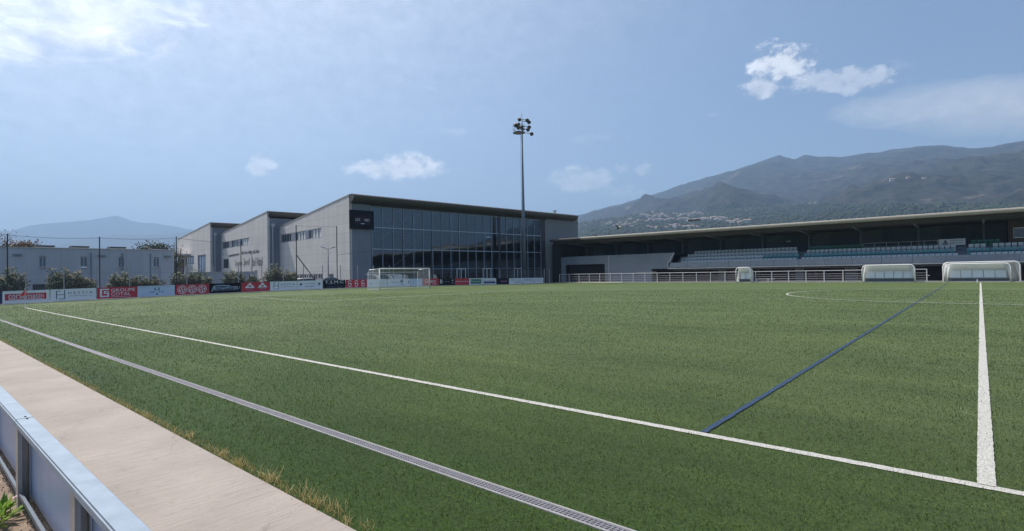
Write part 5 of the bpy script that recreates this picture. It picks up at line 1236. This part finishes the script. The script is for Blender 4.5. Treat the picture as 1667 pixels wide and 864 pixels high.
for a, b in zip(cuts, cuts[1:]):
    mb = MB(); mb.box(a + .06, b - .055, BY0 + .002, BY0 + .006, .055, .085); mb.box(a + .06, b - .055, BY0 + .0065, BY0 + .022, .080, .084); mb.build('bottom_rail', M['galv_mast'], br)
for x in (-5.51, -5.42, -11.36, -11.27):
    mb = MB(); mb.tube([(x, .655, BZ), (x, .655, BZ + .006)], .007, 8); mb.build('bolt', M['dark_steel'], br)

# ------------------------------------------------------------------ plants
def leaf_material(name, ca, cb, trans=.35):
    m = bpy.data.materials.new(name); m.use_nodes = True; t = m.node_tree; b = t.nodes['Principled BSDF']; L = t.links
    g = t.nodes.new('ShaderNodeNewGeometry'); r = t.nodes.new('ShaderNodeValToRGB'); r.color_ramp.elements[0].color = (*ca, 1); r.color_ramp.elements[1].color = (*cb, 1)
    L.new(g.outputs['Random Per Island'], r.inputs[0]); L.new(r.outputs[0], b.inputs['Base Color']); b.inputs['Roughness'].default_value = .5
    tr = t.nodes.new('ShaderNodeBsdfTranslucent'); L.new(r.outputs[0], tr.inputs['Color']); mx = t.nodes.new('ShaderNodeMixShader'); mx.inputs[0].default_value = trans
    L.new(b.outputs[0], mx.inputs[1]); L.new(tr.outputs[0], mx.inputs[2]); L.new(mx.outputs[0], t.nodes['Material Output'].inputs[0]); return m
M['oleander'] = leaf_material('oleander leaf', (.03, .055, .025), (.11, .14, .065))
M['blossom'] = leaf_material('pale tip leaf', (.38, .36, .22), (.60, .52, .42))
M['evergreen'] = leaf_material('evergreen leaf', (.025, .04, .018), (.07, .085, .035))
M['autumn'] = leaf_material('brownish leaf', (.12, .07, .05), (.22, .14, .09))
M['bark'] = material('bark', (.12, .10, .08), .9)
def leaf(mb, p, d, l, w, r, mi=0):
    d = d.normalized(); s = d.cross(Vector((r.uniform(-1, 1), r.uniform(-1, 1), r.uniform(-1, 1)))).normalized() * w / 2
    mb.add([p, p + d * l * .5 + s, p + d * l, p + d * l * .5 - s], [(0, 1, 2, 3)], mi)
def bush(x, y, rx, ry, h, label, seed, name='oleander_bush', cat='shrub', dens=1.0, group='oleander bushes behind the advertising boards'):
    r = random.Random(seed); e = empty(name, label, cat, group, loc=(x, y, 0)); mb = MB(); m2 = MB(); ms = MB()
    ns = int(34 * dens * max(1, ry / 1.0))
    for k in range(ns):
        a = r.uniform(0, 2 * math.pi); q = r.random() ** .5; tx = rx * q * math.cos(a); ty = ry * q * math.sin(a); hh = h * (1 - .35 * q * q) * r.uniform(.72, 1.08)
        base = Vector((tx * .25, ty * .55, 0)); tip = Vector((tx, ty, hh)); ms.tube([base, (base + tip) / 2 + Vector((0, 0, .1)), tip], [.03, .02, .006], 4, cap=False)
        for i in range(75):
            t = r.uniform(.12, 1) ** .8; p = base.lerp(tip, t) + Vector((r.gauss(0, .10), r.gauss(0, .10), r.gauss(0, .05)))
            d = Vector((tx * .4 + r.gauss(0, .6), ty * .4 + r.gauss(0, .6), r.uniform(-.1, 1.0)))
            leaf(mb, p, d, r.uniform(.14, .28), .075, r)
        if r.random() < .9:
            for i in range(9): leaf(m2, tip + Vector((r.gauss(0, .06), r.gauss(0, .06), r.gauss(0, .05))), Vector((r.gauss(0, 1), r.gauss(0, 1), r.uniform(0, 1.3))), .15, .06, r)
    mb.build('foliage', M['oleander'], e, fix=False); m2.build('pale_tips', M['blossom'], e, fix=False); ms.build('stems', M['bark'], e, fix=False)
    return e
BXp = -56.2
bush_px = [(-30, 8, 442, 'leafy shrub left of the view edge'), (18, 22, 441, 'dense oleander behind the corse matin board at the left edge'), (95, 18, 440, 'pale flecked oleander behind the left HESTIA board, left of a pair'), (130, 24, 443, 'wide oleander behind the left HESTIA board, right of a pair'),
           (196, 16, 446, 'oleander with yellow tips behind the GROUPE COTAL board'), (224, 16, 446, 'loose oleander between the COTAL board and the blue crest board'), (248, 12, 451, 'small low oleander behind the blue crest board'),
           (290, 11, 447, 'oleander at the third tall post behind the red ringed emblems'), (320, 18, 443, 'broad oleander behind the red ringed emblems'), (379, 13, 441, 'tall pointed oleander behind the BONAPPITEEU board'),
           (395, 6, 452, 'slim dark bush at the fourth tall post'), (409, 8, 449, 'small rounded bush before the end of the low grey wall'), (445, 14, 437, 'large oleander right of the low grey wall'), (468, 13, 440, 'oleander beside the first of the higher posts')]
for k, (px, hw, py, la) in enumerate(bush_px):
    y, z = onX(px, py, BXp); ya = onX(px - hw, py, BXp)[0]; yb = onX(px + hw, py, BXp)[0]
    bush(BXp + .15 * (k % 3), y, .75, max(.4, (yb - ya) / 2 * 1.3), z * (.95 + .16 * ((k * 7) % 5) / 4), la, 100 + k, dens=.8 + .1 * ((k * 3) % 5))
def tree(x, y, h, r_, mat, label, seed, trunk=.3, n=1400, leafsize=.35, group=None, flat=.8, bare=0.0, name='tree', z0=0.0):
    r = random.Random(seed); e = empty(name, label, 'tree', group, loc=(x, y, z0)); tr = MB(); cr = MB()
    th = h * trunk; tr.tube([(0, 0, 0), (.1, 0, th * .6), (0, .1, th * 1.2), (.1, 0, h * .75)], [.05 * h * .5, .04 * h * .5, .03 * h * .5, .01 * h], 7)
    tips = []
    for k in range(18):
        a = r.uniform(0, 6.28); q = r.random() ** .5; tip = Vector((r_ * q * math.cos(a), r_ * q * math.sin(a), th + (h - th) * r.uniform(.25, 1.0) * (1 - .3 * q)))
        tr.tube([(0, 0, th * r.uniform(.7, 1.2)), tip * .5 + Vector((0, 0, th * .35)), tip], [.035 * h * .4, .02 * h * .4, .004 * h], 5, cap=False); tips.append(tip)
    tr.build('trunk', M['bark'], e, fix=False)
    for i in range(int(n * (1 - bare))):
        c = r.choice(tips); g = r_ * .26; p = c + Vector((r.gauss(0, g), r.gauss(0, g), r.gauss(0, g * flat)))
        leaf(cr, p, Vector((r.gauss(0, 1), r.gauss(0, 1), r.gauss(0, .8))), leafsize * r.uniform(.6, 1.3), leafsize * .55, r)
    cr.build('crown', mat, e, fix=False); return e
def tree_px(px, py, X, *a, **k):
    y, z = onX(px, py, X); return tree(X, y, z, *a, **k)
TG = 'trees beyond the low building'
tree_px(4, 371, -84, 2.0, M['autumn'], 'sparse reddish tree behind the left end of the low building', 1, n=900, bare=.35, leafsize=.2, group=TG)
tree_px(-30, 365, -86, 3.0, M['evergreen'], 'tall tree beyond the left edge of the view', 2, n=1800, group=TG)
for k, (px, py, rr_, la) in enumerate([(22, 394, 2.2, 'dark rounded treetop behind the roof, next to the reddish tree'), (38, 394, 2.0, 'brownish rounded treetop showing over the low roof at left'), (54, 397, 1.8, 'lowest rounded treetop at the left of the first roof vent'),
                                       (188, 402, 1.9, 'small pale treetop by the third roof vent'), (205, 401, 2.1, 'low treetop between third and fourth roof vents'), (228, 400, 2.0, 'dark treetop left of the fourth roof vent'), (245, 396, 2.6, 'highest dark round treetop near the fourth roof vent'), (262, 399, 2.0, 'dark treetop right behind the fourth roof vent')]):
    tree_px(px, py, -92, rr_, M['evergreen'] if k != 1 else M['autumn'], la, 20 + k, n=2600, leafsize=.34, group=TG, flat=.55)
tree_px(284, 388, -95, 1.6, M['autumn'], 'nearly bare thin tree at the right end of the low building', 40, n=500, bare=.6, leafsize=.22, group=TG)
# small bare sapling before the low building
y, z = onX(266, 450, -57.5); tree(-57.5, y, z + .2, .5, M['autumn'], 'slim bare sapling between the oleanders and the low building', 41, n=60, leafsize=.1, name='sapling')
# treetops behind the stand roof
for k, (px, py, la) in enumerate([(1030, 379, 'dark treetop just showing over the left part of the stand roof'), (1060, 378, 'second dark treetop over the left part of the stand roof'), (1632, 336, 'dark treetop showing over the stand roof at the right')]):
    d = ray(px, py); t = 96 / d[1]; tree(d[0] * t, 96, d[2] * t + CAM_H, 2.2 if k < 2 else 1.7, M['evergreen'], la, 60 + k, n=1800, leafsize=.3, flat=.4)

# dry tufts along the turf edge
M['straw'] = leaf_material('dry grass blade', (.38, .27, .10), (.60, .48, .20), .3)
mb = MB(); r = random.Random(5)
def tuft(mb, x, y, n, h, z0=.0, lean=.6):
    for i in range(n):
        p = Vector((x + r.gauss(0, .035), y + r.gauss(0, .022), z0)); d = Vector((r.gauss(0, lean), r.gauss(0, lean), 1)).normalized(); l = h * r.uniform(.5, 1.2)
        s = Vector((r.uniform(-1, 1), r.uniform(-1, 1), 0)).normalized() * .0022; m_ = p + d * l * .6; tip = p + d * l + Vector((r.gauss(0, .3), r.gauss(0, .3), -.2)) * l * .4
        mb.add([p - s, p + s, m_ + s * .8, m_ - s * .8, tip], [(0, 1, 2, 3), (3, 2, 4)])
x = -46.0
while x < -3.0:
    dsty = .5 + .5 * noise.noise(Vector((x * .9, 2.2, 0))); step = .035 if x > -14 else .06
    if r.random() < .5 + .9 * dsty: tuft(mb, x, 1.965 + abs(r.gauss(0, .03)), 5 if x > -14 else 4, .04 + .05 * dsty)
    x += step
for (x, y, s) in ((-4.35, 1.99, .13), (-4.9, 1.98, .11), (-5.4, 2.0, .09), (-3.75, 2.0, .14), (-3.6, 2.02, .1), (-6.3, 2.0, .09), (-7.6, 1.99, .08)):
    for q in range(5): tuft(mb, x + r.gauss(0, .06), y + abs(r.gauss(0, .02)), 9, s, lean=.8)
tag(mb.build('dry_grass', M['straw'], fix=False), 'dry yellow grass growing in the joint between path and turf', 'grass', kind='stuff')
# debris under the barrier
mb = MB()
for k in range(1500):
    x = r.uniform(-12, -2.2); y = r.uniform(.60, .69); s = r.uniform(.003, .012); z = r.uniform(-.02, .02)
    a = r.uniform(0, 6.28); mb.hexa([(x + s * math.cos(a + q * 1.57), y + s * .6 * math.sin(a + q * 1.57), z) for q in range(4)] + [(x + s * .7 * math.cos(a + q * 1.57), y + s * .5 * math.sin(a + q * 1.57), z + s) for q in range(4)])
for k in range(1400):
    x = r.uniform(-9, -3); y = r.uniform(-.4, .6); s = r.choice((.004, .006, .012)) * r.uniform(.6, 1.4); z = -.03 + .028 * noise.noise(Vector((x * 3, y * 3, 0))) + .016 * noise.noise(Vector((x * 11, y * 11, 4)))
    a = r.uniform(0, 6.28); mb.hexa([(x + s * math.cos(a + q * 1.57), y + s * math.sin(a + q * 1.57), z - s * .3) for q in range(4)] + [(x + s * .6 * math.cos(a + q * 1.57), y + s * .6 * math.sin(a + q * 1.57), z + s * .8) for q in range(4)])
tag(mb.build('gravel', material('small stones and litter', (.20, .16, .12), .9, var=.4, vscale=30), fix=False), 'small stones and dry litter under the low barrier', 'gravel', kind='stuff')
# weed
wd = MB(); r = random.Random(77)
for (cx, cy, s) in ((-5.22, .50, .20), (-5.08, .44, .17), (-5.34, .50, .12)):
    for k in range(26):
        a = r.uniform(0, 6.28); el = r.uniform(.3, 1.3); d = Vector((math.cos(a) * math.cos(el), math.sin(a) * math.cos(el), math.sin(el))); p = Vector((cx, cy, -.02)) + d * .02
        s_ = d.cross(Vector((0, 0, 1))).normalized() * .016; l = s * r.uniform(.6, 1.1); up = Vector((0, 0, 1))
        wd.add([p, p + d * l * .5 + s_ + up * .01, p + d * l - up * l * .1, p + d * l * .5 - s_ + up * .01], [(0, 1, 2, 3)])
tag(wd.build('weed', leaf_material('weed leaf', (.10, .22, .03), (.28, .42, .08), .45), fix=False), 'bright green leafy weed growing in the soil beside the low barrier', 'weed')
fl_ = MB()
for k in range(14):
    c = Vector((-5.42 + r.gauss(0, .02), .56 + r.gauss(0, .012), .03 + abs(r.gauss(0, .02))))
    for q in range(4): a = q * 1.57 + k; fl_.add([c, c + Vector((math.cos(a) * .012, math.sin(a) * .012, .004)), c + Vector((math.cos(a + .7) * .016, math.sin(a + .7) * .016, .006)), c + Vector((math.cos(a + 1.4) * .012, math.sin(a + 1.4) * .012, .004))], [(0, 1, 2, 3)])
fl_.tube([(-5.42, .56, -.03), (-5.42, .56, .03)], .004, 5)
tag(fl_.build('flower', leaf_material('pink petals', (.55, .30, .38), (.75, .55, .58), .3), fix=False), 'small faded pink flower beside the first barrier post', 'flower')

# ------------------------------------------------------------------ parked cars
def car(x, y, rz, paint, label):
    e = empty('parked_car', label, 'car', 'cars parked before the sports hall', loc=(x, y, 0), rz=rz); L_ = 4.1; Wd = 1.72
    side = [(-2.05, .35), (-2.05, .75), (-1.95, .95), (-1.1, 1.0), (1.0, .98), (1.75, .88), (2.0, .70), (2.05, .35)]
    mb = MB(); mb.prism(side, lambda a, b, t: (a, t, b), -Wd / 2, Wd / 2); mb.build('body', paint, e, bevel=.05)
    cab = [(-1.85, .96), (-1.45, 1.42), (-.2, 1.50), (.35, 1.42), (1.15, .98)]
    mb = MB(); n = len(cab); mb.add([(a, -.80 + .14 * (b - .96) / .5, b) for a, b in cab] + [(a, .80 - .14 * (b - .96) / .5, b) for a, b in cab], [tuple(range(n)), tuple(range(n, 2 * n))[::-1]] + [(i, (i + 1) % n, n + (i + 1) % n, n + i) for i in range(n)]); mb.build('windows', M['window'], e)
    mb = MB(); mb.hexa([(-1.42, -.66, 1.43), (.3, -.66, 1.44), (.3, .66, 1.44), (-1.42, .66, 1.43), (-1.35, -.60, 1.50), (.2, -.60, 1.53), (.2, .60, 1.53), (-1.35, .60, 1.50)]); mb.build('roof', paint, e, bevel=.02)
    for wx in (-1.3, 1.3):
        for s in (-1, 1):
            mb = MB(); mb.tube([(wx, s * .70, .31), (wx, s * .88, .31)], .31, 18); w = mb.build('wheel', M['dark_steel'], e)
            mb = MB(); mb.tube([(wx, s * .87, .31), (wx, s * .89, .31)], .19, 12); mb.build('rim', M['galv'], w)
    for s in (-1, 1): mb = MB(); mb.box(1.86, 2.03, s * .62 - .16, s * .62 + .16, .62, .76); mb.build('headlight', M['print_white'], e)
car(-57.6, onX(532, 458, -57.6)[0] + .5, R_(100), material('dark grey car paint', (.05, .06, .07), .25, metal=.4), 'dark car half hidden behind the T.S.M.C board')
car(-58.4, onX(500, 458, -58.4)[0], R_(97), material('white car paint', (.7, .7, .7), .3), 'white car half hidden behind the white board with small logos')

# ------------------------------------------------------------------ birds
def bird(p, s, label, wing):
    mb = MB(); P = Vector(p)
    mb.tube([P + Vector((-.22, 0, 0)) * s, P + Vector((-.1, 0, .02)) * s, P + Vector((.1, 0, .03)) * s, P + Vector((.2, 0, .07)) * s, P + Vector((.3, 0, .06)) * s], [.02 * s, .07 * s, .075 * s, .05 * s, .008 * s], 8)
    for sg in (-1, 1):
        mb.add([P + Vector((.12, sg * .04, .05)) * s, P + Vector((-.1, sg * .04, .05)) * s, P + Vector((-.12, sg * .25, .05 + wing * .5)) * s, P + Vector((-.05, sg * .55, .05 + wing)) * s, P + Vector((.1, sg * .3, .06 + wing * .6)) * s], [(0, 1, 2, 4), (4, 2, 3)])
    tag(mb.build('bird', M['dark_steel'], fix=False), label, 'bird', 'dark birds over the stand roof')
x, z = onY(1007, 372, 74); bird((x, 74, z), 1.6, 'dark bird flying with raised wings above the stand roof', .38)
x, z = onY(970, 383, 76); bird((x, 76, z - .1), 1.5, 'dark bird low over the left end of the stand roof', .08)
# ------------------------------------------------------------------ haze
mb = MB(); mb.box(-9500, 9500, -9500, 9500, -1.2, 900)
hz = mb.build('haze', None); hz.data.materials.clear()
hm = bpy.data.materials.new('haze'); hm.use_nodes = True; t = hm.node_tree; t.nodes.clear()
pv = t.nodes.new('ShaderNodeVolumePrincipled'); pv.inputs['Color'].default_value = (.43, .655, .99, 1); pv.inputs['Density'].default_value = 2.5e-4; pv.inputs['Anisotropy'].default_value = .2
oo = t.nodes.new('ShaderNodeOutputMaterial'); t.links.new(pv.outputs[0], oo.inputs['Volume']); hz.data.materials.append(hm)
tag(hz, 'thin blue haze filling the air', 'haze', kind='stuff')
